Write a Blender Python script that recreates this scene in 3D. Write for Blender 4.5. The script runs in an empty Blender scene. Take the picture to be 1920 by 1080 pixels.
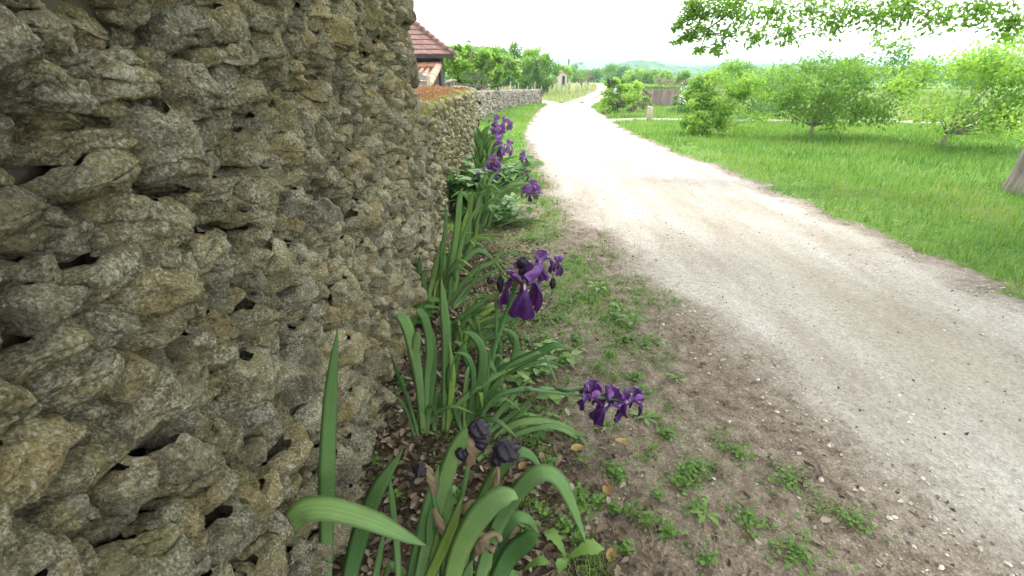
import bpy, math, random
import numpy as np
from mathutils import Vector

rng = np.random.default_rng(7)
random.seed(7)
scene = bpy.context.scene
C = scene.collection

# ------------------------------------------------------------------ camera, sky, sun, exposure
EYE = np.array([0.0, 0.0, 1.5])
PITCH = math.radians(24.8)
FPX = 935.0
cam_d = bpy.data.cameras.new("camera")
cam_d.sensor_width = 36
cam_d.lens = FPX / 1920 * 36
cam_d.clip_start = 0.02
cam_d.clip_end = 20000
cam = bpy.data.objects.new("camera", cam_d)
C.objects.link(cam)
cam.location = EYE
cam.rotation_euler = (math.pi / 2 - PITCH, 0, 0)
scene.camera = cam

SUN_EL, SUN_AZ = math.radians(58), math.radians(35)      # azimuth from +Y towards +X
world = bpy.data.worlds.new("World")
scene.world = world
world.use_nodes = True
wn = world.node_tree.nodes
wl = world.node_tree.links
wn.clear()
w_out = wn.new("ShaderNodeOutputWorld")
w_bg = wn.new("ShaderNodeBackground")
w_sky = wn.new("ShaderNodeTexSky")
w_sky.sky_type = 'NISHITA'
w_sky.sun_disc = False
w_sky.sun_elevation = SUN_EL
w_sky.sun_rotation = SUN_AZ
w_sky.dust_density = 4.0
w_sky.air_density = 1.0
w_mix = wn.new("ShaderNodeMixRGB")                        # a thin even cloud layer over the clear sky
w_mix.inputs[0].default_value = 0.72
w_mix.inputs[2].default_value = (11.6, 11.8, 12.2, 1)
wl.new(w_sky.outputs[0], w_mix.inputs[1])
wl.new(w_mix.outputs[0], w_bg.inputs[0])
w_bg.inputs[1].default_value = 0.15
wl.new(w_bg.outputs[0], w_out.inputs[0])

sun_d = bpy.data.lights.new("sun", 'SUN')
sun_d.energy = 1.5
sun_d.angle = math.radians(14)
sun_d.color = (1.0, 0.96, 0.9)
sun = bpy.data.objects.new("sun", sun_d)
C.objects.link(sun)
_sd = Vector((math.sin(SUN_AZ) * math.cos(SUN_EL), math.cos(SUN_AZ) * math.cos(SUN_EL), math.sin(SUN_EL)))
sun.rotation_euler = _sd.to_track_quat('Z', 'Y').to_euler()
sun.location = (20, 30, 40)

scene.view_settings.view_transform = 'Standard'
scene.view_settings.look = 'None'
scene.view_settings.gamma = 1
scene.view_settings.exposure = 1.5
scene.cycles.use_denoising = True
scene.cycles.max_bounces = 8
scene.cycles.transparent_max_bounces = 8
scene.cycles.volume_bounces = 1

# ------------------------------------------------------------------ small helpers
def sstep(x, a, b):
    t = np.clip((np.asarray(x, float) - a) / (b - a), 0, 1)
    return t * t * (3 - 2 * t)

def _hash(ix, iy, iz, seed):
    h = (ix.astype(np.int64) * 374761393 + iy.astype(np.int64) * 668265263 + iz.astype(np.int64) * 2147483647 + seed * 144665)
    h = (h ^ (h >> 13)) * 1274126177
    h = (h ^ (h >> 16)) & 0xFFFFFF
    return h / float(0xFFFFFF)

def vnoise(p, seed=0):
    p = np.asarray(p, float)
    i = np.floor(p).astype(np.int64)
    f = p - i
    f = f * f * (3 - 2 * f)
    out = 0
    for dx in (0, 1):
        wx = f[:, 0] if dx else 1 - f[:, 0]
        for dy in (0, 1):
            wy = f[:, 1] if dy else 1 - f[:, 1]
            for dz in (0, 1):
                wz = f[:, 2] if dz else 1 - f[:, 2]
                out = out + wx * wy * wz * _hash(i[:, 0] + dx, i[:, 1] + dy, i[:, 2] + dz, seed)
    return out * 2 - 1

def fbm(p, octv=3, seed=0):
    o, a = 0, 1.0
    for k in range(octv):
        o = o + a * vnoise(p * (2.03 ** k) + 17.3 * k, seed + k)
        a *= 0.5
    return o

def n2(x, y, s, seed=0, octv=2):
    x = np.atleast_1d(np.asarray(x, float)); y = np.atleast_1d(np.asarray(y, float))
    return fbm(np.stack([x * s, y * s, np.zeros_like(x) + 0.37], 1), octv, seed)

# terrain profile along the lane
_py = np.array([-80, -10, 0, 4, 11, 20, 42, 60, 80, 120, 160, 250, 400, 700, 1500, 4000.])
_pz = np.array([0.6, 0.05, 0, 0, -.13, -.67, -1.8, -2.05, -2.45, -3.5, -6.5, -15, -30, -46, -60, -80.])
_ty = np.linspace(-80, 4000, 16321)
_tz = np.interp(_ty, _py, _pz)
_k = np.ones(13) / 13
for _ in range(2):
    _tz[20:-20] = np.convolve(_tz, _k, 'same')[20:-20]
def gz(x, y):
    x = np.asarray(x, float); y = np.asarray(y, float)
    z = np.interp(y, _ty, _tz)
    return z

def ray(px, py):
    a = (px - 960) / FPX
    b = -(py - 540) / FPX
    return np.array([a, math.cos(PITCH) + b * math.sin(PITCH), -math.sin(PITCH) + b * math.cos(PITCH)])

def at(px, py, Y):
    r = ray(px, py)
    return EYE + r * (Y / r[1])

def gnd(px, py):
    r = ray(px, py)
    lo, hi = 0.1, 400.0
    prev = 0.1
    for t in np.concatenate([np.linspace(0.2, 12, 120), np.linspace(12.2, 300, 1200)]):
        p = EYE + r * t
        if p[2] <= gz(p[0], p[1]):
            lo, hi = prev, t
            for _ in range(20):
                m = (lo + hi) / 2
                p = EYE + r * m
                if p[2] <= gz(p[0], p[1]): hi = m
                else: lo = m
            break
        prev = t
    return EYE + r * hi

class MB:
    """collects vertices and faces and links them as one mesh object"""
    def __init__(s):
        s.v, s.q, s.t, s.r, s.u, s.n = [], [], [], [], [], 0
    def add(s, v, quads=None, tris=None, rnd=None, u=None):
        v = np.asarray(v, float).reshape(-1, 3)
        if quads is not None and len(quads): s.q.append(np.asarray(quads, int).reshape(-1, 4) + s.n)
        if tris is not None and len(tris): s.t.append(np.asarray(tris, int).reshape(-1, 3) + s.n)
        if rnd is None: rnd = 0.5
        s.r.append(np.broadcast_to(np.asarray(rnd, float), (len(v),)).copy())
        s.u.append(np.broadcast_to(np.asarray(0.0 if u is None else u, float), (len(v),)).copy())
        s.v.append(v); s.n += len(v)
        return s
    def box(s, x0, x1, y0, y1, z0, z1, rnd=0.5, M=None):
        v = np.array([[x, y, z] for x in (x0, x1) for y in (y0, y1) for z in (z0, z1)], float)
        if M is not None: v = v @ M[0].T + M[1]
        return s.add(v, [(0, 1, 3, 2), (4, 6, 7, 5), (0, 4, 5, 1), (2, 3, 7, 6), (0, 2, 6, 4), (1, 5, 7, 3)], rnd=rnd)
    def tube(s, pts, rad, n=8, rnd=0.5, caps=True):
        pts = np.asarray(pts, float); m = len(pts)
        rad = np.broadcast_to(np.asarray(rad, float), (m,))
        T = np.gradient(pts, axis=0); T /= np.linalg.norm(T, axis=1)[:, None] + 1e-9
        ref = np.array([0.31, 0.2, 0.93]); 
        if abs(T[0] @ ref) > .97 * np.linalg.norm(ref): ref = np.array([1., 0, 0])
        A = np.cross(T, ref); A /= np.linalg.norm(A, axis=1)[:, None] + 1e-9
        B = np.cross(T, A)
        th = np.linspace(0, 2 * np.pi, n, endpoint=False)
        v = pts[:, None] + rad[:, None, None] * (A[:, None] * np.cos(th)[None, :, None] + B[:, None] * np.sin(th)[None, :, None])
        i = np.arange(m - 1)[:, None] * n; j = np.arange(n)[None]
        q = np.stack([i + j, i + (j + 1) % n, i + n + (j + 1) % n, i + n + j], -1).reshape(-1, 4)
        v = v.reshape(-1, 3); tr = []
        if caps:
            v = np.vstack([v, pts[0], pts[-1]])
            a, b = m * n, m * n + 1
            tr = [(a, (k + 1) % n, k) for k in range(n)] + [(b, (m - 1) * n + k, (m - 1) * n + (k + 1) % n) for k in range(n)]
        return s.add(v, q, tr, rnd)
    def build(s, name, mat, parent=None, smooth=True, attrs=None):
        v = np.concatenate(s.v); r = np.concatenate(s.r)
        q = np.concatenate(s.q) if s.q else np.zeros((0, 4), int)
        t = np.concatenate(s.t) if s.t else np.zeros((0, 3), int)
        me = bpy.data.meshes.new(name)
        me.vertices.add(len(v)); me.vertices.foreach_set('co', v.astype(np.float32).ravel())
        nl = len(q) * 4 + len(t) * 3
        me.loops.add(nl); me.loops.foreach_set('vertex_index', np.concatenate([q.ravel(), t.ravel()]).astype(np.int32))
        me.polygons.add(len(q) + len(t))
        ls = np.concatenate([np.arange(len(q)) * 4, len(q) * 4 + np.arange(len(t)) * 3]).astype(np.int32)
        me.polygons.foreach_set('loop_start', ls)
        me.polygons.foreach_set('use_smooth', np.full(len(ls), smooth))
        a = me.attributes.new('rnd', 'FLOAT', 'POINT'); a.data.foreach_set('value', r.astype(np.float32))
        if any(x.any() for x in s.u):
            a = me.attributes.new('across', 'FLOAT', 'POINT'); a.data.foreach_set('value', np.concatenate(s.u).astype(np.float32))
        for k, val in (attrs or {}).items():
            a = me.attributes.new(k, 'FLOAT', 'POINT'); a.data.foreach_set('value', np.asarray(val, np.float32))
        me.update(calc_edges=True)
        me.validate()
        if mat: me.materials.append(mat)
        o = bpy.data.objects.new(name, me); C.objects.link(o)
        if parent is not None:
            o.parent = parent
            o.matrix_parent_inverse = parent.matrix_basis.inverted() if False else o.matrix_parent_inverse
            o.location = tuple(-np.array(parent.location))
        return o

def tag(o, label=None, cat=None, group=None, kind=None):
    if label: o['label'] = label
    if cat: o['category'] = cat
    if group: o['group'] = group
    if kind: o['kind'] = kind
    return o

def thing(name, loc, label, cat, group=None):
    o = bpy.data.objects.new(name, None); C.objects.link(o)
    o.empty_display_size = 0.1
    o.location = tuple(float(c) for c in loc)
    return tag(o, label, cat, group)

def dup(root, loc, rz=0.0, sc=1.0, label=None):
    r = root.copy(); C.objects.link(r)
    r.location = tuple(float(c) for c in loc); r.rotation_euler = (0, 0, rz); r.scale = (sc, sc, sc)
    if label: r['label'] = label
    for ch in list(root.children):
        c = ch.copy(); C.objects.link(c); c.parent = r
        for g in list(ch.children):
            d = g.copy(); C.objects.link(d); d.parent = c
    return r

def spline(pts, n):
    P = np.asarray(pts, float)
    if len(P) == 2: return P[0] + (P[1] - P[0]) * np.linspace(0, 1, n)[:, None]
    P = np.vstack([2 * P[0] - P[1], P, 2 * P[-1] - P[-2]])
    m = len(P) - 3
    out = []
    for u in np.linspace(0, m - 1e-6, n):
        i = int(u); t = u - i
        a, b, c, d = P[i:i + 4]
        out.append(0.5 * (2 * b + (c - a) * t + (2 * a - 5 * b + 4 * c - d) * t * t + (3 * b - a - 3 * c + d) * t ** 3))
    return np.array(out)

# ------------------------------------------------------------------ materials
def new_mat(name):
    m = bpy.data.materials.new(name); m.use_nodes = True
    nt = m.node_tree; nt.nodes.clear()
    out = nt.nodes.new('ShaderNodeOutputMaterial')
    bs = nt.nodes.new('ShaderNodeBsdfPrincipled')
    nt.links.new(bs.outputs[0], out.inputs[0])
    return m, nt, bs, out

def ramp(nt, src, stops, interp='LINEAR'):
    r = nt.nodes.new('ShaderNodeValToRGB'); r.color_ramp.interpolation = interp
    e = r.color_ramp.elements
    while len(e) < len(stops): e.new(0.5)
    for k, (p, c) in enumerate(stops):
        e[k].position = p
        e[k].color = (c if len(c) == 4 else (*c, 1)) if not isinstance(c, (int, float)) else (c, c, c, 1)
    nt.links.new(src, r.inputs[0])
    return r.outputs[0]

def noise(nt, scale, detail=3, rough=0.55, vec=None, out='Fac', dist=0.0):
    n = nt.nodes.new('ShaderNodeTexNoise')
    n.inputs['Scale'].default_value = scale; n.inputs['Detail'].default_value = detail
    n.inputs['Roughness'].default_value = rough; n.inputs['Distortion'].default_value = dist
    if vec is None:
        tc = nt.nodes.new('ShaderNodeTexCoord'); vec = tc.outputs['Object']
    nt.links.new(vec, n.inputs['Vector'])
    return n.outputs[out]

def voro(nt, scale, feature='F1', out='Distance', vec=None, rnd=1.0):
    n = nt.nodes.new('ShaderNodeTexVoronoi'); n.feature = feature
    n.inputs['Scale'].default_value = scale
    n.inputs['Randomness'].default_value = rnd
    if vec is None:
        tc = nt.nodes.new('ShaderNodeTexCoord'); vec = tc.outputs['Object']
    nt.links.new(vec, n.inputs['Vector'])
    return n.outputs[out]

def attr(nt, name):
    a = nt.nodes.new('ShaderNodeAttribute'); a.attribute_name = name
    return a.outputs['Fac']

def mixc(nt, fac, a, b, mode='MIX'):
    m = nt.nodes.new('ShaderNodeMixRGB'); m.blend_type = mode
    for k, val in ((0, fac), (1, a), (2, b)):
        if isinstance(val, (int, float)): m.inputs[k].default_value = val if k == 0 else (val, val, val, 1)
        elif isinstance(val, tuple): m.inputs[k].default_value = (*val[:3], 1)
        else: nt.links.new(val, m.inputs[k])
    return m.outputs[0]

def mth(nt, op, a, b=0.0, clamp=False):
    m = nt.nodes.new('ShaderNodeMath'); m.operation = op; m.use_clamp = clamp
    for k, val in ((0, a), (1, b)):
        if isinstance(val, (int, float)): m.inputs[k].default_value = val
        else: nt.links.new(val, m.inputs[k])
    return m.outputs[0]

def bump(nt, bs, h, strength=0.5, dist=0.01, prev=None):
    b = nt.nodes.new('ShaderNodeBump'); b.inputs['Strength'].default_value = strength
    b.inputs['Distance'].default_value = dist
    nt.links.new(h, b.inputs['Height'])
    if prev is not None: nt.links.new(prev, b.inputs['Normal'])
    nt.links.new(b.outputs[0], bs.inputs['Normal'])
    return b.outputs[0]

def leaf_mat(name, c0, c1, rough=0.5, trans=0.35, vein=0, spec=0.4, c2=None):
    m, nt, bs, out = new_mat(name)
    stops = [(0, c0), (1, c1)] if c2 is None else [(0, c0), (0.6, c1), (1, c2)]
    col = ramp(nt, attr(nt, 'rnd'), stops)
    nz = noise(nt, 9 if not vein else 25, 2)
    col = mixc(nt, 0.35, col, mixc(nt, nz, (0.55, 0.6, 0.5), (1.35, 1.3, 1.3)), 'MULTIPLY')
    if vein == 2:
        cb = nt.nodes.new('ShaderNodeCombineXYZ'); nt.links.new(mth(nt, 'MULTIPLY', attr(nt, 'across'), 5.5), cb.inputs[0])
        st = noise(nt, 1.0, 3, 0.7, cb.outputs[0])
        col = mixc(nt, 0.8, col, ramp(nt, st, [(0.3, (0.72, 0.76, 0.75)), (0.7, (1.25, 1.2, 1.22))]), 'MULTIPLY')
        spots = ramp(nt, noise(nt, 60, 2, 0.5), [(0.70, 0.0), (0.76, 0.55)])
        col = mixc(nt, spots, col, (0.36, 0.34, 0.16))
        bump(nt, bs, st, 0.35, 0.004)
    nt.links.new(col, bs.inputs['Base Color'])
    bs.inputs['Roughness'].default_value = rough
    bs.inputs['Specular IOR Level'].default_value = spec
    if trans > 0:
        tr = nt.nodes.new('ShaderNodeBsdfTranslucent')
        nt.links.new(mixc(nt, 1.0, col, (1.25, 1.35, 0.7), 'MULTIPLY'), tr.inputs[0])
        mx = nt.nodes.new('ShaderNodeMixShader'); mx.inputs[0].default_value = trans
        nt.links.new(bs.outputs[0], mx.inputs[1]); nt.links.new(tr.outputs[0], mx.inputs[2])
        nt.links.new(mx.outputs[0], out.inputs[0])
    return m

def plain_mat(name, c0, c1, scale=8, rough=0.8, bstr=0.3, bdist=0.01, bscale=None, stretch=None):
    m, nt, bs, out = new_mat(name)
    tc = nt.nodes.new('ShaderNodeTexCoord'); vec = tc.outputs['Object']
    if stretch:
        mp = nt.nodes.new('ShaderNodeMapping'); mp.inputs['Scale'].default_value = stretch
        nt.links.new(vec, mp.inputs['Vector']); vec = mp.outputs[0]
    n = noise(nt, scale, 5, 0.6, vec)
    col = ramp(nt, n, [(0.3, c0), (0.7, c1)])
    r = attr(nt, 'rnd')
    col = mixc(nt, 0.6, col, mixc(nt, r, (0.65, 0.65, 0.66), (1.3, 1.3, 1.28)), 'MULTIPLY')
    nt.links.new(col, bs.inputs['Base Color'])
    bs.inputs['Roughness'].default_value = rough
    bs.inputs['Specular IOR Level'].default_value = 0.25
    bump(nt, bs, noise(nt, bscale or scale * 4, 5, 0.65, vec), bstr, bdist)
    return m

def stone_mat(name, grey, ochre, lich, moss=0.0, fine=1.0):
    m, nt, bs, out = new_mat(name)
    tc = nt.nodes.new('ShaderNodeTexCoord'); vec = tc.outputs['Object']
    big = noise(nt, 5.5, 4, 0.6, vec)
    rn = attr(nt, 'rnd')
    f = mth(nt, 'ADD', mth(nt, 'MULTIPLY', rn, 0.55), mth(nt, 'MULTIPLY', big, 0.75))
    col = ramp(nt, f, [(0.42, grey), (0.62, tuple((a + b) / 2 for a, b in zip(grey, ochre))), (0.86, ochre)])
    mid = noise(nt, 34 * fine, 6, 0.72, vec)
    col = mixc(nt, 0.85, col, ramp(nt, mid, [(0.28, (0.34, 0.33, 0.32)), (0.5, (0.92, 0.92, 0.92)), (0.72, (1.4, 1.38, 1.3))]), 'MULTIPLY')
    # pale crusty lichen in speckles and patches
    l1 = noise(nt, 150 * fine, 3, 0.7, vec)
    l2 = noise(nt, 13 * fine, 3, 0.6, vec)
    lm = ramp(nt, mth(nt, 'ADD', mth(nt, 'MULTIPLY', l1, 0.75), mth(nt, 'MULTIPLY', l2, 0.45)), [(0.61, 0.0), (0.68, 1.0)])
    col = mixc(nt, mth(nt, 'MULTIPLY', lm, 0.85), col, lich)
    # dark algae staining
    d = noise(nt, 3.3, 5, 0.7, vec)
    col = mixc(nt, ramp(nt, d, [(0.5, 0.0), (0.72, 0.75)]), col, (0.085, 0.08, 0.055))
    if moss > 0:
        mm = noise(nt, 7.0, 4, 0.65, vec)
        col = mixc(nt, ramp(nt, mm, [(0.56, 0.0), (0.68, moss)]), col, (0.10, 0.11, 0.022))
    g1 = noise(nt, 190 * fine, 3, 0.8, vec)
    col = mixc(nt, 0.9, col, ramp(nt, g1, [(0.36, (0.45, 0.44, 0.42)), (0.5, (1.0, 1.0, 1.0)), (0.66, (1.5, 1.48, 1.42))]), 'MULTIPLY')
    nt.links.new(col, bs.inputs['Base Color'])
    bs.inputs['Roughness'].default_value = 0.95
    bs.inputs['Specular IOR Level'].default_value = 0.15
    n1 = bump(nt, bs, noise(nt, 48 * fine, 7, 0.78, vec), 1.0, 0.018 / fine)
    bump(nt, bs, voro(nt, 120 * fine, vec=vec), 0.35, 0.004 / fine, n1)
    return m

M_stone = stone_mat('weathered_limestone', (0.195, 0.180, 0.125), (0.255, 0.212, 0.105), (0.40, 0.38, 0.30), 0.3)
M_stone_back = plain_mat('wall_core_earth', (0.045, 0.040, 0.028), (0.10, 0.088, 0.06), 12)
M_stone_low = stone_mat('mossy_limestone', (0.155, 0.145, 0.092), (0.21, 0.18, 0.08), (0.34, 0.33, 0.26), 0.7)
M_stone_far = stone_mat('pale_dry_limestone', (0.18, 0.165, 0.145), (0.23, 0.20, 0.14), (0.34, 0.33, 0.30), 0.0, 0.5)
M_iris = leaf_mat('iris_leaf', (0.070, 0.160, 0.048), (0.17, 0.285, 0.105), 0.6, 0.3, 2, 0.22, (0.24, 0.36, 0.08))
M_stem = leaf_mat('iris_stem', (0.06, 0.15, 0.04), (0.1, 0.2, 0.07), 0.5, 0.1)
M_petal = leaf_mat('violet_petal', (0.016, 0.004, 0.034), (0.065, 0.018, 0.115), 0.5, 0.2, 1, 0.25, (0.20, 0.085, 0.30))
M_beard = leaf_mat('pale_beard', (0.30, 0.24, 0.26), (0.50, 0.42, 0.42), 0.8, 0.2)
M_wither = leaf_mat('withered_violet', (0.004, 0.003, 0.008), (0.020, 0.012, 0.024), 0.6, 0.05, 1)
M_spathe = leaf_mat('papery_spathe', (0.13, 0.09, 0.055), (0.33, 0.25, 0.15), 0.75, 0.25, 1)
M_weed = leaf_mat('weed_leaf', (0.06, 0.135, 0.022), (0.14, 0.25, 0.045), 0.55, 0.3)
M_nettle = leaf_mat('nettle_leaf', (0.045, 0.13, 0.028), (0.115, 0.24, 0.06), 0.55, 0.3)
M_grass = leaf_mat('grass_blade', (0.06, 0.15, 0.02), (0.15, 0.28, 0.05), 0.6, 0.35, 0, 0.3, (0.30, 0.30, 0.11))
M_drygrass = leaf_mat('dry_grass', (0.14, 0.21, 0.06), (0.33, 0.31, 0.17), 0.7, 0.3, 0, 0.2, (0.50, 0.45, 0.34))
M_dead = leaf_mat('dead_oak_leaf', (0.04, 0.027, 0.018), (0.15, 0.108, 0.075), 0.75, 0.1, 0, 0.25, (0.32, 0.26, 0.20))
M_yellow = leaf_mat('yellow_leaf', (0.22, 0.13, 0.05), (0.36, 0.27, 0.10), 0.6, 0.2, 1)
M_oak = leaf_mat('oak_leaf', (0.08, 0.18, 0.025), (0.18, 0.32, 0.04), 0.5, 0.5)
M_bright = leaf_mat('spring_leaf', (0.10, 0.22, 0.035), (0.23, 0.38, 0.075), 0.55, 0.45, 0, 0.3, (0.34, 0.46, 0.10))
M_mid = leaf_mat('bush_leaf', (0.08, 0.18, 0.03), (0.20, 0.33, 0.07), 0.6, 0.42)
M_cool = leaf_mat('cool_leaf', (0.07, 0.16, 0.045), (0.15, 0.28, 0.085), 0.6, 0.4)
M_drybush = leaf_mat('bare_twig_bush', (0.16, 0.14, 0.10), (0.26, 0.25, 0.16), 0.7, 0.2)
M_cypress = leaf_mat('cypress_needles', (0.03, 0.06, 0.035), (0.05, 0.09, 0.05), 0.7, 0.1)
M_sedum = leaf_mat('red_sedum', (0.18, 0.065, 0.05), (0.28, 0.135, 0.08), 0.6, 0.25, 0, 0.2, (0.28, 0.26, 0.09))
M_moss = leaf_mat('yellow_moss', (0.13, 0.14, 0.02), (0.33, 0.30, 0.04), 0.8, 0.15)
M_bark = plain_mat('grey_bark', (0.12, 0.10, 0.08), (0.30, 0.27, 0.22), 14, 0.9, 0.8, 0.02, stretch=(1, 1, 0.25))
M_twig = plain_mat('dry_twig', (0.2, 0.15, 0.1), (0.38, 0.3, 0.2), 30, 0.85)
M_post = plain_mat('weathered_post', (0.26, 0.21, 0.16), (0.45, 0.38, 0.30), 10, 0.85, 0.6, 0.01, stretch=(2, 2, 0.2))
M_board = plain_mat('dark_boards', (0.022, 0.018, 0.017), (0.05, 0.041, 0.04), 8, 0.75, 0.5, 0.01, stretch=(0.15, 0.15, 3))
M_gatewood = plain_mat('silver_wood', (0.17, 0.15, 0.14), (0.26, 0.235, 0.22), 9, 0.8, 0.4, 0.006, stretch=(0.2, 0.2, 3))
M_tile = plain_mat('flat_red_tile', (0.125, 0.066, 0.052), (0.19, 0.11, 0.088), 6, 0.8, 0.3, 0.01)
M_canal = plain_mat('pink_canal_tile', (0.42, 0.22, 0.14), (0.56, 0.34, 0.23), 7, 0.8, 0.3, 0.01)
M_orange = plain_mat('orange_tile', (0.42, 0.16, 0.06), (0.55, 0.25, 0.10), 2, 0.8)
M_plaster = plain_mat('pale_render', (0.36, 0.32, 0.26), (0.46, 0.42, 0.35), 2, 0.85)
M_dark = plain_mat('dark_opening', (0.02, 0.02, 0.02), (0.035, 0.03, 0.03), 5, 0.7)
M_pebble = plain_mat('limestone_pebble', (0.36, 0.33, 0.28), (0.55, 0.51, 0.44), 20, 0.85)
M_heather = plain_mat('brushwood', (0.22, 0.165, 0.14), (0.40, 0.32, 0.28), 10, 0.9, 0.6, 0.01, stretch=(6, 6, 0.3))
M_pale = plain_mat('pale_blue_cloth', (0.45, 0.55, 0.6), (0.6, 0.68, 0.72), 10, 0.8)
M_whitefl = plain_mat('white_flower', (0.75, 0.75, 0.72), (0.85, 0.85, 0.8), 10, 0.8)

# ------------------------------------------------------------------ road layout
_L = [gnd(*p) for p in [(1320, 612), (1150, 455), (1085, 405), (1040, 352), (1008, 300), (992, 250), (1003, 222), (1018, 203), (1030, 195)]]
_R = [gnd(*p) for p in [(1320, 308), (1255, 284), (1195, 258), (1152, 236), (1132, 218), (1112, 205), (1100, 196)]]
LY = np.array([-30, -4, 0] + [p[1] for p in _L]); LX = np.array([6.0, 2.9, 1.9] + [p[0] for p in _L])
RY = np.array([-30, 0, 4] + [p[1] for p in _R]); RX = np.array([9.0, 3.75, 3.3] + [p[0] for p in _R])
def seg_dist(x, y, pts):
    d = np.full(x.shape, 1e9)
    for a, b in zip(pts[:-1], pts[1:]):
        ax, ay = a[:2]; bx, by = b[:2]
        L2 = (bx - ax) ** 2 + (by - ay) ** 2
        t = np.clip(((x - ax) * (bx - ax) + (y - ay) * (by - ay)) / L2, 0, 1)
        d = np.minimum(d, np.hypot(x - ax - t * (bx - ax), y - ay - t * (by - ay)))
    return d
TRK1 = [gnd(*p) for p in [(1050, 197), (1085, 189), (1107, 181), (1126, 171), (1131, 163), (1124, 158.5), (1110, 156.3)]]
TRK2 = [gnd(*p) for p in [(1085, 203), (1110, 191), (1135, 181), (1155, 172), (1160, 164), (1150, 158)]]
LANE_R = [gnd(*p) for p in [(1100, 228), (1180, 224), (1285, 224), (1330, 226)]] 
LANE_R.append(LANE_R[-1] + np.array([12, -1.5, 0]))
LANE_L = [gnd(1050, 196), gnd(1015, 190), gnd(1015, 190) + np.array([-14, 1, 0])]
def road_d(x, y):
    """about how far inside (+) the pale gravel a ground point lies, in metres"""
    x = np.asarray(x, float); y = np.asarray(y, float)
    d = np.minimum(x - np.interp(y, LY, LX), np.interp(y, RY, RX) - x)
    d = np.where(y > _L[-1][1] + 1, -9, d)
    d = np.maximum(d, 0.55 - seg_dist(x, y, TRK1))
    d = np.maximum(d, 0.5 - seg_dist(x, y, TRK2))
    d = np.maximum(d, 0.75 - seg_dist(x, y, LANE_R))
    d = np.maximum(d, 0.8 - seg_dist(x, y, LANE_L))
    return d
def masks(x, y):
    d = road_d(x, y) + 0.16 * n2(x, y, 1.6, 5) + 0.08 * n2(x, y, 6, 6)
    wd = 0.15 + 0.3 * (1 - sstep(y, 5, 12))
    road = sstep(d, -wd, wd)
    lx = np.interp(y, LY, LX)
    left = (x < lx)
    # green: verge on the right, grass strip on the left from about 6 m on, all fields
    g_left = sstep(y + 1.4 * n2(x, y, 1.1, 9), 3.6, 6.2) * sstep(-(x - lx), 0.0, 0.3)
    g_right = sstep(-d, 0.02, 0.25)
    green = np.where(left, g_left, g_right) * (1 - road)
    patchy = sstep(n2(x, y, 1.6, 12, 3), -0.2, 0.5) * (0.35 + .55 * sstep(y, 2, 4.5)) * sstep(lx - x, .1, .6)
    green = np.maximum(green, patchy * (1 - road) * (y < 8))
    litter = sstep(-(x + 0.25 * n2(x, y, 3, 20)) + 0.32 - 0.07 * np.maximum(y - 2, 0), -0.25, 0.35) * (1 - sstep(y, 3.4, 5.5)) * (1 - road)
    return road, np.clip(green, 0, 1), litter

# ------------------------------------------------------------------ ground sheet and gravel road
def axis_x():
    a = [0.0]; st = 0.025
    while a[-1] < 3000:
        if a[-1] > 4.2: st *= 1.10
        a.append(a[-1] + st)
    b = [0.0]; st = 0.025
    while b[-1] < 3000:
        if b[-1] > 0.9: st *= 1.10
        b.append(b[-1] + st)
    return np.array([-t for t in b[:0:-1]] + a)
def axis_y():
    a = [0.3]; st = 0.025
    while a[-1] < 4000:
        if a[-1] > 5: st *= 1.022
        a.append(a[-1] + st)
    b = [0.3]; st = 0.05
    while b[-1] > -70:
        st *= 1.2; b.append(b[-1] - st)
    return np.array(b[:0:-1] + a)
gx, gy = axis_x(), axis_y()
X, Y = np.meshgrid(gx, gy)
xf, yf = X.ravel(), Y.ravel()
zf = gz(xf, yf)
road, green, litter = masks(xf, yf)
nearw = 1 - sstep(yf, 8, 22)
zf = zf + nearw * (0.012 * n2(xf, yf, 2.5, 31) + 0.008 * n2(xf, yf, 9, 32) + 0.004 * n2(xf, yf, 26, 33)) * (1 - 0.55 * road)
zf = zf + 0.03 * sstep(yf, 10, 20) * n2(xf, yf, 0.8, 34) * (1 - road)
zf = zf + sstep(yf, 150, 400) * 4 * n2(xf, yf, 0.006, 36)
zf = zf + np.where((xf < -3), 0.35 * sstep(-xf, 3, 14) * sstep(yf, 12, 30), 0)
nx, ny = len(gx), len(gy)
ii, jj = np.meshgrid(np.arange(ny - 1), np.arange(nx - 1), indexing='ij')
Q = np.stack([ii * nx + jj, ii * nx + jj + 1, (ii + 1) * nx + jj + 1, (ii + 1) * nx + jj], -1).reshape(-1, 4)
V = np.stack([xf, yf, zf], 1)
def gzf(x, y):
    """height of the finished sheet"""
    x = np.atleast_1d(x).astype(float); y = np.atleast_1d(y).astype(float)
    i = np.clip(np.searchsorted(gy, y) - 1, 0, ny - 2); j = np.clip(np.searchsorted(gx, x) - 1, 0, nx - 2)
    fy = (y - gy[i]) / (gy[i + 1] - gy[i]); fx = (x - gx[j]) / (gx[j + 1] - gx[j])
    Z = zf.reshape(ny, nx)
    return (Z[i, j] * (1 - fx) * (1 - fy) + Z[i, j + 1] * fx * (1 - fy) + Z[i + 1, j] * (1 - fx) * fy + Z[i + 1, j + 1] * fx * fy)

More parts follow.
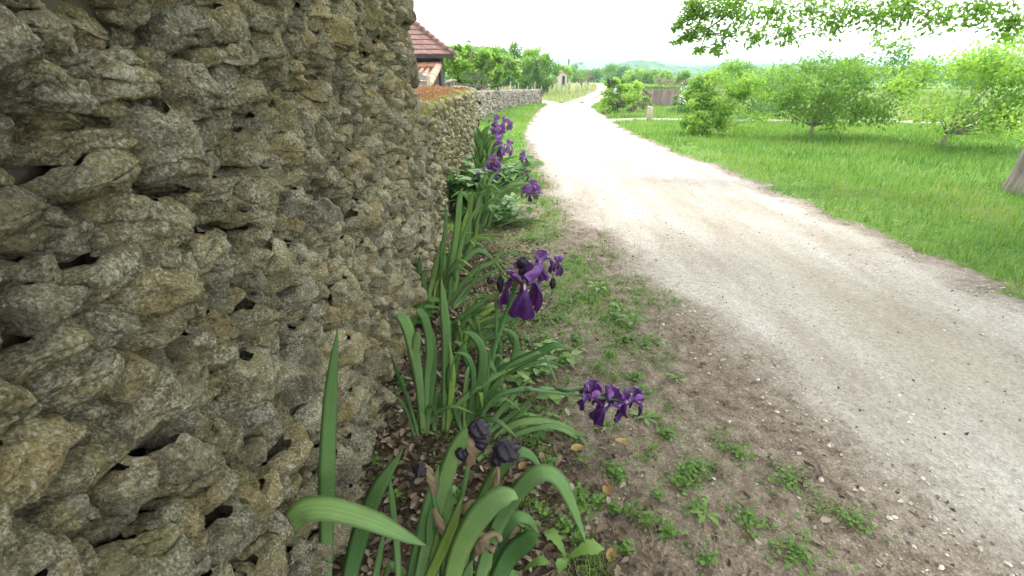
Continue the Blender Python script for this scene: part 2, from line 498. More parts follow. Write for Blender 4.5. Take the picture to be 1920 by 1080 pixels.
def ground_material():
    m, nt, bs, out = new_mat('lane_ground')
    tc = nt.nodes.new('ShaderNodeTexCoord'); vec = tc.outputs['Object']
    mpg = nt.nodes.new('ShaderNodeMapping'); mpg.inputs['Scale'].default_value = (1.6, 0.35, 1); nt.links.new(vec, mpg.inputs['Vector'])
    big = noise(nt, 1.7, 6, 0.65, mpg.outputs[0])
    mid = noise(nt, 14, 5, 0.65, vec)
    fine = noise(nt, 90, 4, 0.7, vec)
    peb = voro(nt, 60, vec=vec); pebc = voro(nt, 60, out='Color', vec=vec)
    peb2 = voro(nt, 150, vec=vec); peb2c = voro(nt, 150, out='Color', vec=vec)
    dirt = ramp(nt, mid, [(0.3, (0.09, 0.069, 0.050)), (0.52, (0.178, 0.146, 0.112)), (0.75, (0.28, 0.238, 0.188))])
    dirt = mixc(nt, 0.7, dirt, ramp(nt, peb2c, [(0.0, (0.6, 0.58, 0.56)), (0.6, (1.0, 1.0, 1.0)), (0.92, (1.7, 1.65, 1.6))]), 'MULTIPLY')
    dirt = mixc(nt, ramp(nt, fine, [(0.55, 0.0), (0.75, 0.5)]), dirt, (0.08, 0.06, 0.045))
    rd = ramp(nt, big, [(0.30, (0.285, 0.25, 0.205)), (0.48, (0.355, 0.325, 0.28)), (0.66, (0.42, 0.395, 0.355))])
    rd = mixc(nt, 0.65, rd, ramp(nt, pebc, [(0.0, (0.66, 0.64, 0.62)), (0.5, (0.95, 0.95, 0.95)), (1.0, (1.22, 1.2, 1.18))]), 'MULTIPLY')
    rd = mixc(nt, 0.5, rd, ramp(nt, peb2c, [(0.0, (0.55, 0.54, 0.52)), (1.0, (1.3, 1.3, 1.3))]), 'MULTIPLY')
    rd = mixc(nt, mth(nt, 'MULTIPLY', attr(nt, 'crown'), 0.35), rd, (0.27, 0.225, 0.15))
    grn = ramp(nt, mid, [(0.3, (0.06, 0.12, 0.025)), (0.6, (0.12, 0.20, 0.045)), (0.8, (0.24, 0.25, 0.11))])
    lit = ramp(nt, mid, [(0.3, (0.03, 0.021, 0.015)), (0.7, (0.085, 0.06, 0.043))])
    wob = mth(nt, 'MULTIPLY', mth(nt, 'SUBTRACT', noise(nt, 22, 4, 0.7, vec), 0.5), 0.7)
    def msk(nm, a, b):
        return ramp(nt, mth(nt, 'ADD', attr(nt, nm), wob), [(a, 0.0), (b, 1.0)])
    col = mixc(nt, msk('litter', 0.3, 0.8), dirt, lit)
    col = mixc(nt, msk('green', 0.35, 0.75), col, grn)
    col = mixc(nt, msk('road', 0.2, 0.75), col, rd)
    nt.links.new(col, bs.inputs['Base Color'])
    bs.inputs['Roughness'].default_value = 0.95
    bs.inputs['Specular IOR Level'].default_value = 0.1
    n1 = bump(nt, bs, peb, 0.5, 0.012)
    n2_ = bump(nt, bs, fine, 0.6, 0.012, n1)
    bump(nt, bs, peb2, 0.5, 0.005, n2_)
    return m
M_ground = ground_material()
mb = MB(); mb.add(V, Q)
crown_ = np.exp(-((xf - (np.interp(yf, LY, LX) + np.interp(yf, RY, RX)) / 2 - .15 * n2(xf, yf, .5, 61)) / .30) ** 2) * (yf < 38) * (.55 + .45 * n2(xf, yf, .8, 62))
g_at = dict(road=road, green=green, litter=litter, crown=np.clip(crown_, 0, 1))
ground = mb.build('ground', M_ground, attrs=g_at); tag(ground, kind='structure')
fm = road[Q].mean(1) > 0.45
fm &= (yf[Q].mean(1) < 130)
used, inv = np.unique(Q[fm], return_inverse=True)
RV = V[used].copy(); RV[:, 2] += -0.003 + 0.007 * sstep(road[used], 0.42, 0.75)
mb = MB(); mb.add(RV, inv.reshape(-1, 4))
roado = mb.build('gravel_road', M_ground, attrs={k: a[used] for k, a in g_at.items()}); tag(roado, kind='structure')

# ------------------------------------------------------------------ stone walls
def stone_faces(nu, nv):
    i, j = np.meshgrid(np.arange(nv - 1), np.arange(nu - 1), indexing='ij')
    return np.stack([i * nu + j, i * nu + j + 1, (i + 1) * nu + j + 1, (i + 1) * nu + j], -1).reshape(-1, 4)

def add_stone(mb, c, half, frame, nu, nv, seed, lump=1.0, full=False, rnd=0.5, e=0.46):
    """one irregular fieldstone: a superellipsoid front, pushed about by noise; frame = (along, up, out)"""
    a, b, d = half
    lim = 1.0 if full else 0.60
    lon = np.linspace(-lim, lim, nu) * np.pi
    lat = np.linspace(-0.5, 0.5, nv) * np.pi * (1.0 if full else 0.98)
    LO, LA = np.meshgrid(lon, lat)
    LO = LO.ravel(); LA = LA.ravel()
    def sp(x): return np.sign(x) * np.abs(x) ** e
    u = sp(np.sin(LO)) * sp(np.cos(LA)); w = sp(np.sin(LA)); o = sp(np.cos(LO)) * sp(np.cos(LA))
    P = np.stack([u, w, o], 1)
    s = min(a, b)
    off = np.array([seed * 3.17 % 97, seed * 7.31 % 89, seed * 1.7 % 83])
    Pm = P * np.array([a, b, d])
    # skew, taper and knock corners off
    r1, r2, r3 = _hash(np.array([seed]), np.array([1]), np.array([2]), 3)[0], _hash(np.array([seed]), np.array([4]), np.array([2]), 5)[0], _hash(np.array([seed]), np.array([7]), np.array([2]), 6)[0]
    Pm[:, 1] *= 1 + (r1 - .5) * 0.6 * P[:, 0]
    Pm[:, 1] += (r2 - .5) * 0.35 * b * P[:, 0]
    Pm[:, 0] += (r3 - .5) * 0.4 * a * P[:, 1]
    n1 = fbm(Pm / s * 0.9 + off, 2, 1)
    nn = fbm(Pm / 0.020 + off, 3, 7) + 1.3 * (0.5 - np.abs(vnoise(Pm / 0.045 + off, 17))) 
    lay = vnoise(Pm * np.array([1 / .10, 1 / .016, 1 / .05]) + off, 23) + .6 * vnoise(Pm * np.array([1 / .05, 1 / .008, 1 / .03]) + off, 24)
    rad = P / (np.linalg.norm(P, axis=1)[:, None] + 1e-6)
    Pm = Pm + rad * (n1 * 0.20 * s * lump)[:, None]
    # chipped flat facets
    for k in range(3 if (full and a > .14) else 8):
        h = _hash(np.array([seed, seed, seed]), np.array([k] * 3), np.array([11, 12, 13]), 9) * 2 - 1
        nrm = np.array([h[0] * 1.3, h[1] * 1.3, 0.8]); nrm /= np.linalg.norm(nrm)
        lim_ = (0.70 + 0.12 * h[2]) * np.sqrt((nrm[0] * a) ** 2 + (nrm[1] * b) ** 2 + (nrm[2] * d) ** 2)
        ex = Pm @ nrm - lim_
        Pm = Pm - np.where(ex > 0, ex, 0)[:, None] * nrm * 0.95
    Pm = Pm + rad * (nn * 0.0056 * lump + lay * 0.0070 * lump)[:, None]
    F = np.array(frame)
    W = c + Pm @ F
    mb.add(W, stone_faces(nu, nv), rnd=rnd)

def courses(mb, u0, u1, v0f, v1f, pos, frame, course=(0.045, 0.10), width=(0.07, 0.22), res=lambda u, v: (12, 9), seed=0, lump=1.0, depth=0.07, protr=0.02, big=0.08, skip=None, inset=0.0):
    """rough courses of stones over a face; pos(u, v) gives the point, frame(u) the axes"""
    r = np.random.default_rng(seed)
    v = -0.05; k = 0
    while v < 2.6:
        h = r.uniform(*course)
        u = u0 - r.uniform(0, 0.15)
        ph = r.uniform(0, 6)
        while u < u1:
            w = r.uniform(*width) * (0.75 + 0.5 * min(1, h / 0.08))
            hh = h * r.uniform(0.8, 1.25)
            um = u + w / 2
            vv = v + h / 2 + 0.02 * math.sin(um * 2.1 + ph) * 0 + 0.035 * float(n2(um, v, 1.3, seed + 3)[0]) + r.normal(0, 0.006)
            lo, hi = v0f(um), v1f(um)
            if lo - 0.03 < vv < hi and not (skip and skip(um, vv)):
                bg = r.random() < big
                ww = w * (1.25 if bg else 1.0); h2 = hh * (2.0 if bg else 1.0)
                p = r.normal(0, protr) + (protr * 1.2 if bg else 0)
                nu, nv = res(um, vv)
                if bg: nu, nv = int(nu * 1.3), int(nv * 1.3)
                A, U, O = frame(um)
                t = r.normal(0, 0.10)
                A2 = A * math.cos(t) + U * math.sin(t); U2 = -A * math.sin(t) + U * math.cos(t)
                c = pos(um, vv) + O * (p - depth * 0.55)
                add_stone(mb, c, (ww * 0.545, h2 * 0.565, depth * r.uniform(.85, 1.15)), (A2, U2, O), nu, nv, int(r.integers(1e6)), lump, rnd=r.random())
            u += w
        v += h * 0.97; k += 1

def face_x(y):
    return -0.555 - 0.036 * min(y, 4.2) - 0.0 * y

ex, ey, ez = np.eye(3)
# tall wall, nearest the camera
T1 = 4.05
def tall_pos(u, v):
    y = u
    batter = 0.05 * (1 - min(v, 1.6) / 1.6)
    return np.array([face_x(y) - 0.03 + batter + 0.02 * float(n2(y, v, 1.1, 50)[0]), y, v + float(gz(0, y))])
tall = thing('tall_stone_wall', (-0.9, 1.5, 0), 'tall rough wall of lichen-grey and ochre fieldstones filling the left side', 'wall')
mb = MB()
courses(mb, -1.6, T1 - 0.27, lambda u: 0.0, lambda u: 2.45 if u < 3.3 else 2.45, tall_pos, lambda u: (ey, ez, ex),
        course=(0.024, 0.062), width=(0.045, 0.16),
        res=lambda u, v: ((36, 24) if 0.7 < u < 2.8 else ((28, 20) if u > 0 else (9, 7))) if v < 2.15 else (8, 6), seed=11, lump=1.1, depth=0.075, protr=0.024, big=0.13)
mb.build('wall_face', M_stone, tall)
mb = MB()
yk = np.linspace(-1.6, T1 - 0.34, 24)
for a, b in zip(yk[:-1], yk[1:]):
    xk = face_x((a + b) / 2)
    mb.box(-1.12, xk - 0.058, a, b, -0.3, 0.75); mb.box(-1.12, xk - 0.075, a, b, 0.75, 2.42)
mb.box(-1.12, -0.80, T1 - 0.34, T1 - 0.06, -0.3, 2.42)
mb.build('wall_core', M_stone_back, tall)
mb = MB()                                                   # quoins: bigger, flatter stones that turn the corner
zq = -0.05; r = np.random.default_rng(5); k = 0
while zq < 2.4:
    h = r.uniform(0.14, 0.27) if zq > 1.0 else r.uniform(0.08, 0.15)
    ln = 0.19 if k % 2 else 0.15
    ctr = np.array([-0.845, T1 - ln * 0.78, zq + h / 2])
    add_stone(mb, ctr + np.array([0.015 * r.normal(), 0.012 * r.normal(), 0]), (ln, h * 0.60, 0.17), (ey, ez, ex), 80, 44, 900 + k, 1.0, True, r.random() * 0.5, 0.46)
    zq += h; k += 1
mb.build('corner_stone_column', M_stone, tall)
mb = MB()                                                   # far end face and top
courses(mb, 0.05, 0.22, lambda u: 0.95, lambda u: 2.4, lambda u, v: np.array([-1.12 + u, T1 - 0.02, v]), lambda u: (-ex, ez, ey), res=lambda u, v: (8, 6), seed=12)
mb.build('wall_end', M_stone, tall)
mb = MB(); r = np.random.default_rng(8)
y = -1.6
while y < T1:
    w = r.uniform(.2, .38)
    add_stone(mb, np.array([-0.9, y + w / 2, 2.45]), (w * .54, .26, .05), (ey, ex, ez), 12, 10, int(y * 100) + 400, 0.8, True, r.random(), 0.5)
    y += w
mb.build('coping', M_stone, tall)

# low mossy wall
L0, L1 = T1 - 0.02, 10.3
def low_top(y): return np.interp(y, [4, 7, 10.6], [1.12, 1.13, 1.04])
def low_face(y): return -0.70 - 0.012 * math.sin(y * 1.3)
low = thing('low_stone_wall', (-0.95, 7.3, 0), 'low mossy stone wall with sedum on top, next beyond the tall wall', 'wall')
mb = MB()
courses(mb, L0, L1, lambda u: 0.0, lambda u: low_top(u) - 0.05 , lambda u, v: np.array([low_face(u) + 0.03 * (1 - v), u, v + float(gz(0, u))]), lambda u: (ey, ez, ex),
        course=(0.03, 0.07), width=(0.05, 0.15), res=lambda u, v: (14, 10) if u < 6 else (9, 7), seed=21, lump=1.1, depth=0.07, protr=0.016)
courses(mb, 0.0, 0.5, lambda u: 0.0, lambda u: 0.9, lambda u, v: np.array([-1.25 + u, L1, v + float(gz(0, L1))]), lambda u: (-ex, ez, ey), res=lambda u, v: (8, 6), seed=22)
courses(mb, L0, L1, lambda u: 0.0, lambda u: low_top(u) - 0.05 , lambda u, v: np.array([-1.25, u, v + float(gz(0, u))]), lambda u: (-ey, ez, -ex),
        course=(0.06, 0.11), width=(0.12, 0.25), res=lambda u, v: (6, 5), seed=23)
mb.build('wall_face', M_stone_low, low)
mb = MB()
ys = np.linspace(L0, L1 - 0.04, 60)
for a, b in zip(ys[:-1], ys[1:]):
    mb.box(-1.22, -0.75, a, b, -0.5, float(low_top((a + b) / 2) + gz(0, a)) - 0.05)
mb.build('wall_core', M_stone_back, low)
mb = MB(); r = np.random.default_rng(9)
for xx in (-0.80, -0.98, -1.14):
    y = L0
    while y < L1:
        w = r.uniform(.12, .3)
        hz = float(low_top(y) + gz(0, y))
        add_stone(mb, np.array([xx + r.normal(0, .01), y + w / 2, hz - 0.03 + r.normal(0, .016)]), (w * .54, .105, r.uniform(.03, .05)), (ey, ex, ez), 16, 12, int(r.integers(1e6)), 1.0, True, r.random(), 0.55)
        y += w
mb.build('coping', M_stone_low, low)
mb = MB()
a = at(872, 160, 10.4)
add_stone(mb, np.array([-0.98, 10.25, float(low_top(10.2) + gz(0, 10.2)) + 0.035]), (0.30, 0.16, 0.05), (ex, ey, ez), 26, 16, 777, 0.9, True, 0.1, 0.5)
slab = mb.build('flat_stone', M_stone_far); tag(slab, 'flat grey stone slab lying on the far end of the low mossy wall', 'stone')

# second, pale dry-stone wall following the bend
W2 = [gnd(895, 232), gnd(925, 214), gnd(960, 203), gnd(1014, 193.5)]
W2p = spline([[p[0], p[1], p[2]] for p in W2], 60)
seg = np.r_[0, np.cumsum(np.linalg.norm(np.diff(W2p[:, :2], axis=0), axis=1))]
W2L = seg[-1]
def w2(u):
    return np.array([np.interp(u, seg, W2p[:, 0]), np.interp(u, seg, W2p[:, 1])])
def w2frame(u):
    d = w2(u + .1) - w2(u - .1) if 0.1 < u < W2L - .1 else w2(min(W2L, u + .05 + .1)) - w2(max(0, u - .15))
    d = d / (np.linalg.norm(d) + 1e-9)
    return np.array([d[0], d[1], 0]), ez, np.array([d[1], -d[0], 0])
def w2h(u): return 1.02 + 0.0 * u
far = thing('dry_stone_wall', (W2p[30][0], W2p[30][1], float(gz(0, W2p[30][1]))), 'pale grey dry-stone wall following the bend of the track', 'wall')
mb = MB()
def w2pos(u, v):
    p = w2(u); return np.array([p[0], p[1], v + float(gz(p[0], p[1])) - 0.05])
courses(mb, 0, W2L, lambda u: 0, lambda u: w2h(u), w2pos, w2frame, course=(0.07, 0.12), width=(0.13, 0.32), res=lambda u, v: (8, 6), seed=31, depth=0.10, protr=0.025, lump=1.1)
_ef = w2frame(W2L - .2)
courses(mb, 0.0, 0.5, lambda u: 0, lambda u: 1.0, lambda u, v: w2pos(W2L, v) - _ef[2] * (0.5 - u) , lambda u: (-_ef[2], ez, _ef[0]), res=lambda u, v: (7, 6), seed=32, depth=.08)
mb.build('wall_face', M_stone_far, far)
mb = MB()
n = len(W2p)
O = np.array([w2frame(s)[2] for s in seg])
f = W2p - O * 0.06; b = W2p - O * 0.5
zt = gz(0, W2p[:, 1]) + 0.98; zb = gz(0, W2p[:, 1]) - 0.4
vv = []
for k in range(n): vv += [(f[k][0], f[k][1], zb[k]), (f[k][0], f[k][1], zt[k]), (b[k][0], b[k][1], zt[k]), (b[k][0], b[k][1], zb[k])]
qq = [(4 * k + j, 4 * k + (j + 1) % 4, 4 * k + 4 + (j + 1) % 4, 4 * k + 4 + j) for k in range(n - 1) for j in range(4)] + [(0, 3, 2, 1), (4 * n - 4, 4 * n - 3, 4 * n - 2, 4 * n - 1)]
mb.add(vv, qq); mb.build('wall_core', M_stone_far, far)
mb = MB(); r = np.random.default_rng(10); u = 0
while u < W2L:
    w = r.uniform(.15, .35); A, U, O_ = w2frame(u); p = w2(u + w / 2)
    for k in range(2):
        c = np.array([p[0], p[1], float(gz(0, p[1])) + 0.99 + r.normal(0, .012)]) - O_ * (0.14 + 0.22 * k)
        add_stone(mb, c, (w * .53, .14, .05), (A, O_, ez), 10, 7, int(r.integers(1e6)), 1.1, True, r.random())
    u += w
mb.build('coping', M_stone_far, far)
# iron bar leaning on it
a, b = gnd(1010, 196), None
a[2] = float(gz(a[0], a[1])); top = at(993, 170, a[1] + 0.2)
mb = MB(); mb.tube([a - np.array([0, .15, 0]), top], 0.035, 6)
o = mb.build('wooden_prop', M_bark); tag(o, 'thin dark pole leaning across the end of the pale dry-stone wall', 'pole')

# ------------------------------------------------------------------ foliage builders
def leaf_shape(kind):
    """unit leaf lying along +x, returns verts, tris"""
    if kind == 'diamond':
        v = [(0, 0, 0), (.5, .28, .04), (1, 0, -.06), (.5, -.28, .04)]
        return np.array(v, float), np.array([(0, 2, 1), (0, 3, 2)])
    if kind == 'ovate':
        v = [(0, 0, 0), (.22, .30, .03), (.6, .24, .02), (1, 0, -.10), (.6, -.24, .02), (.22, -.30, .03), (.45, 0, -.02)]
        return np.array(v, float), np.array([(0, 6, 1), (1, 6, 2), (2, 6, 3), (3, 6, 4), (4, 6, 5), (5, 6, 0)])
    if kind == 'lobed':
        a = np.linspace(-.85 * np.pi, .85 * np.pi, 13)
        rr = np.array([.35, .55, .38, .62, .42, .68, .46, .68, .42, .62, .38, .55, .35])
        v = np.stack([.45 + rr * np.cos(a) * .8, rr * np.sin(a) * .8, .06 * np.abs(np.sin(3 * a))], 1)
        v = np.vstack([[0, 0, 0], v, [.4, 0, 0]])
        return v, np.array([(14, i, i + 1) for i in range(1, 13)] + [(14, 0, 1), (14, 13, 0)])
    if kind == 'oak':
        xs = [0, .12, .2, .3, .38, .48, .56, .68, .76, .9, 1.0]
        ws = [.02, .05, .16, .10, .24, .14, .30, .17, .26, .14, .0]
        m = len(xs)
        L = [(x, w, .10 * w * 3 + .12 * (x - .5) ** 2) for x, w in zip(xs, ws)]
        R = [(x, -w, .10 * w * 3 + .12 * (x - .5) ** 2) for x, w in zip(xs, ws)]
        Cc = [(x, 0, .12 * (x - .5) ** 2) for x in xs]
        v = np.array(L + R + Cc, float)
        t = []
        for i in range(m - 1):
            t += [(i, 2 * m + i, 2 * m + i + 1), (i, 2 * m + i + 1, i + 1), (m + i, 2 * m + i + 1, 2 * m + i), (m + i, m + i + 1, 2 * m + i + 1)]
        return v, np.array(t)

def rotmats(n, r, up=0.0, yaw=None, tilt=None, roll=None):
    yaw = r.uniform(0, 2 * np.pi, n) if yaw is None else yaw
    pit = r.uniform(-1.2, 1.2, n) if tilt is None else tilt
    rol = r.uniform(-1.2, 1.2, n) if roll is None else roll
    cy, sy, cp, sp_, cr, sr = np.cos(yaw), np.sin(yaw), np.cos(pit), np.sin(pit), np.cos(rol), np.sin(rol)
    R = np.empty((n, 3, 3))
    R[:, 0, 0] = cy * cp; R[:, 0, 1] = -sy * cr + cy * sp_ * sr; R[:, 0, 2] = sy * sr + cy * sp_ * cr
    R[:, 1, 0] = sy * cp; R[:, 1, 1] = cy * cr + sy * sp_ * sr; R[:, 1, 2] = -cy * sr + sy * sp_ * cr
    R[:, 2, 0] = -sp_; R[:, 2, 1] = cp * sr; R[:, 2, 2] = cp * cr
    return R

def scatter(mb, kind, P, size, R, rnd):
    v, t = leaf_shape(kind)
    n = len(P); size = np.broadcast_to(np.asarray(size, float), (n,))
    W = np.einsum('nij,kj->nki', R, v) * size[:, None, None] + P[:, None]
    T = (t[None] + (np.arange(n) * len(v))[:, None, None]).reshape(-1, 3)
    mb.add(W.reshape(-1, 3), tris=T, rnd=np.repeat(rnd, len(v)))

def crown(mb, r, center, radii, nclump, nleaf, size, clump_r=0.28, kind='diamond', flat=0.0, low=0.0):
    """leaf clumps spread through an uneven ellipsoid"""
    c = np.asarray(center, float); ra = np.asarray(radii, float)
    d = r.normal(size=(nclump, 3)); d /= np.linalg.norm(d, axis=1)[:, None]
    rad = r.uniform(0.35, 1.0, nclump) ** 0.6
    K = d * rad[:, None] * (1 + 0.18 * fbm(d * 1.7 + r.uniform(0, 50), 2, 3))[:, None]
    K[:, 2] = np.maximum(K[:, 2], -1 + low)
    K = c + K * ra
    cs = r.uniform(0.6, 1.25, nclump) * clump_r * ra.mean()
    crnd = r.uniform(0.15, 0.85, nclump)
    w = cs ** 2; idx = r.choice(nclump, nleaf, p=w / w.sum())
    g = r.normal(size=(nleaf, 3)); g /= np.linalg.norm(g, axis=1)[:, None]
    g *= (r.uniform(0, 1, nleaf) ** 0.45)[:, None]
    P = K[idx] + g * cs[idx][:, None] * np.array([1, 1, 0.8])
    scatter(mb, kind, P, size * r.uniform(.6, 1.3, nleaf), rotmats(nleaf, r), np.clip(crnd[idx] + r.normal(0, .16, nleaf), 0, 1))
    return K

def limbs(mb, r, base, K, r0, fork_h=0.35, n=9, top=None):
    base = np.asarray(base, float)
    ctr = K.mean(0) if top is None else np.asarray(top, float)
    fork = base + (ctr - base) * fork_h
    pts = spline([base - np.array([0, 0, .15]), base + (fork - base) * .5 + r.normal(0, .05, 3) * np.linalg.norm(fork - base) * .6, fork], 8)
    mb.tube(pts, np.linspace(r0 * 1.25, r0 * 0.75, 8), 9)
    for k in r.choice(len(K), min(n, len(K)), replace=False):
        e = K[k]; mid = fork + (e - fork) * .5 + r.normal(0, .08, 3) * np.linalg.norm(e - fork)
        p = spline([fork - (fork - base) * .12, mid, e], 7)
        mb.tube(p, np.linspace(r0 * .5, r0 * .08, 7), 6)
    mb.tube(spline([fork, (fork + ctr) / 2 + r.normal(0, .05, 3), ctr], 6), np.linspace(r0 * .75, r0 * .25, 6), 7)

_tc = {}
def tree(name, x, y, h, rx, label, cat, mat, seed=0, nleaf=2600, size=0.16, trunk_r=0.09, lowf=0.25, group=None, clumps=26, z=None, ry=None, kind='diamond', clump_r=.28, nl=9):
    """crown spans lowf*h .. h"""
    r = np.random.default_rng(seed)
    g = float(gz(x, y)) if z is None else z
    t = thing(name, (x, y, g), label, cat, group)
    mb = MB()
    cz = g + h * (lowf + 1) / 2
    K = crown(mb, r, (x, y, cz), (rx * .95, (ry or rx) * .95, h * (1 - lowf) / 2 * 1.0), clumps, nleaf, size, clump_r, kind)
    mb.build('crown', mat, t, smooth=False)
    mb = MB(); limbs(mb, r, (x, y, g), K, trunk_r, 0.35, nl)
    mb.build('trunk', M_bark, t)
    return t

def px_tree(name, pxc, pyb, pyt, pxw, label, cat, mat, Y=None, **kw):
    """tree given by where it stands: centre column, base row, top row, width"""
    if Y is None:
        p = gnd(pxc, pyb)
        x, y = p[0], p[1]
    else:
        q = at(pxc, pyb, Y); x, y = q[0], Y
    g = float(gz(x, y))
    h = at(pxc, pyt, y)[2] - g
    rx = pxw / 2 / FPX * np.linalg.norm([y, 0]) 
    return tree(name, x, y, h, rx, label, cat, mat, **kw)

# ------------------------------------------------------------------ far hills and woods
def ridge(name, y0, depth, pxs, tops, label_kind, mat, lump, seed, base=-75, lumps=1.0):
    xs = []; n = 420
    px = np.linspace(pxs[0], pxs[-1], n)
    ty = np.interp(px, pxs, tops)
    rows = 26
    V_ = []
    for k in range(rows):
        s = k / (rows - 1)
        yy = y0 + depth * s
        for p, t in zip(px, ty):
            r_ = ray(p, t)
            ratio = r_[2] / r_[1]
            zt = EYE[2] + ratio * (y0 + depth * .6)
            x = r_[0] / r_[1] * (y0 + depth * .6)
            prof = math.sin(math.pi * min(1, s / 1.2 + .0)) ** 0.8 if s < .6 else 1 - (s - .6) * 0.8
            V_.append((x, yy, base + (zt - base) * prof))
    V_ = np.array(V_)
    V_[:, 2] += lumps * (np.abs(vnoise(V_ * np.array([1, 1, 0]) / lump + .5, seed)) * 1.0 + 0.5 * np.abs(vnoise(V_ * np.array([1, 1, 0]) / lump * 2.3, seed + 1))) * lump * 0.35 - lumps * lump * .25
    mb = MB(); mb.add(V_, stone_faces(n, rows), rnd=np.clip(.5 + .5 * vnoise(V_ / (lump * 1.3), seed + 5), 0, 1))
    o = mb.build(name, mat); tag(o, kind=label_kind)
    return o
def hill_mat(name, c0, c1, sc):
    m, nt, bs, out = new_mat(name)
    tc = nt.nodes.new('ShaderNodeTexCoord')
    v = noise(nt, sc, 6, 0.7, tc.outputs['Object'])
    v2 = voro(nt, sc * 3, vec=tc.outputs['Object'])
    col = ramp(nt, mth(nt, 'ADD', mth(nt, 'MULTIPLY', v, .7), mth(nt, 'MULTIPLY', attr(nt, 'rnd'), .3)), [(0.35, c0), (0.65, c1)])
    nt.links.new(col, bs.inputs['Base Color']); bs.inputs['Roughness'].default_value = 1
    bs.inputs['Specular IOR Level'].default_value = 0
    bump(nt, bs, v2, 1.0, 2.5)
    return m
M_h1 = hill_mat('wooded_slope', (0.03, 0.075, 0.025), (0.09, 0.16, 0.045), 0.09)
M_h2 = hill_mat('distant_woods', (0.03, 0.06, 0.035), (0.07, 0.12, 0.05), 0.03)
ridge('wooded_hill', 520, 260, [-600, 400, 1000, 1120, 1150, 1180, 1200, 1225, 1260, 1290, 1330, 1500, 1700, 2100, 2900], [128, 126, 134, 128, 119, 113, 111.5, 114, 120, 124, 121, 117, 124, 114, 112], 'structure', M_h1, 9, 3)
ridge('near_woods', 300, 120, [-600, 700, 1000, 1060, 1120, 1200, 1300, 1350, 1500, 1800, 2900], [122, 127, 131, 128, 131, 133, 136, 131, 127, 124, 122], 'structure', M_h1, 6, 4)
ridge('far_hill', 1300, 500, [-800, 500, 900, 1040, 1080, 1120, 1160, 1200, 1260, 1290, 1320, 1500, 2000, 2900], [112, 113, 114, 111, 107, 109, 113, 113, 111, 112.5, 114, 109, 111, 112], 'structure', M_h2, 12, 5)
ridge('horizon_hill', 2900, 700, [-900, 700, 1000, 1100, 1160, 1250, 1320, 1700, 2900], [107, 106, 108.5, 107.5, 106.5, 107, 107.5, 105, 107], 'structure', M_h2, 20, 6)
o = bpy.data.objects['near_woods']; o['kind'] = 'structure'

# ------------------------------------------------------------------ trees of the middle distance
GB = 'trees at the edge of the fields'
specs = [  # px centre, base, top, width, Y, material, size, nleaf, label
    (850, 158, 84, 60, 62, M_mid, .2, 3200, 'green tree just right of the shed roof'),
    (893, 160, 86, 58, 66, M_mid, .2, 3000, 'green tree behind the gnarled fig tree'),
    (935, 160, 84, 60, 60, M_cool, .2, 3200, 'blue-green tree left of the tallest tree of the left wood'),
    (968, 160, 82, 52, 64, M_mid, .2, 3200, 'leafy tree with the highest top in the left wood'),
    (996, 160, 88, 48, 58, M_bright, .2, 3000, 'yellow-green tree in the left wood before its right end'),
    (1020, 160, 100, 44, 56, M_mid, .18, 3200, 'rounded green tree that ends the left wood'),
    (1052, 150, 120, 34, 95, M_bright, .24, 1300, 'light green bush behind the hut with the orange roof'),
    (1080, 150, 124, 40, 105, M_mid, .26, 1300, 'green bush right behind the two huts'),
    (1146, 150, 122, 40, 125, M_mid, .3, 1400, 'green tree beyond the far bend of the track'),
    (1168, 152, 126, 34, 115, M_cool, .3, 1200, 'dark green tree beyond the bush by the track'),
    (1195, 158, 128, 44, 105, M_bright, .28, 1500, 'yellow-green tree above the twiggy bush'),
    (1222, 160, 132, 40, 98, M_mid, .26, 1300, 'green tree behind the left end of the brushwood fence'),
    (1244, 160, 134, 34, 92, M_bright, .25, 1100, 'small lime tree behind the brushwood fence'),
    (1279, 158, 130, 22, 60, M_mid, .16, 900, 'small green tree with a clear stem right of the brushwood fence'),
    (1380, 165, 120, 70, 75, M_mid, .22, 2500, 'broad green tree beyond the right-hand shrubs'),
    (1470, 165, 126, 80, 80, M_bright, .22, 2400, 'light green tree far to the right of the lane'),
    (1580, 165, 118, 90, 70, M_mid, .22, 2600, 'wide green tree at the right edge of the field'),
    (1700, 165, 122, 90, 75, M_cool, .22, 2400, 'bluish tree in the far right row'),
    (1830, 165, 116, 100, 70, M_mid, .22, 2600, 'last green tree of the far right row'),
    (1112, 150, 128, 30, 118, M_cool, .28, 1000, 'low green tree behind the bare little tree'),
]
for k, (px, pb, pt, w, Yd, mt, sz, nl_, lab) in enumerate(specs):
    px_tree('tree', px, pb, pt, w * 1.15, lab, 'tree', mt, Y=Yd, seed=100 + k, nleaf=int(nl_ * 2.2), size=sz * 1.25, lowf=0.0, group=GB, trunk_r=.12, clumps=64)
# cypress
p = at(1066, 128, 230); 
t = thing('cypress_tree', (p[0], 230, float(gz(0, 230))), 'thin dark cypress standing up against the far hills', 'tree')
mb = MB(); r = np.random.default_rng(3); n = 700
hh = r.uniform(0, 1, n); zt = at(1066, 111, 230)[2]; zb = float(gz(0, 230))
P = np.stack([p[0] + r.normal(0, .32, n) * (1.1 - hh), 230 + r.normal(0, .32, n) * (1.1 - hh), zb + (zt - zb) * (0.1 + 0.9 * hh)], 1)
scatter(mb, 'diamond', P, .6, rotmats(n, r, tilt=r.uniform(-1.5, -.9, n)), r.uniform(0, 1, n)); mb.build('crown', M_cypress, t, smooth=False)
mb = MB(); mb.tube([(p[0], 230, zb - .3), (p[0], 230, zt - 1)], [.25, .1], 6); mb.build('trunk', M_bark, t)
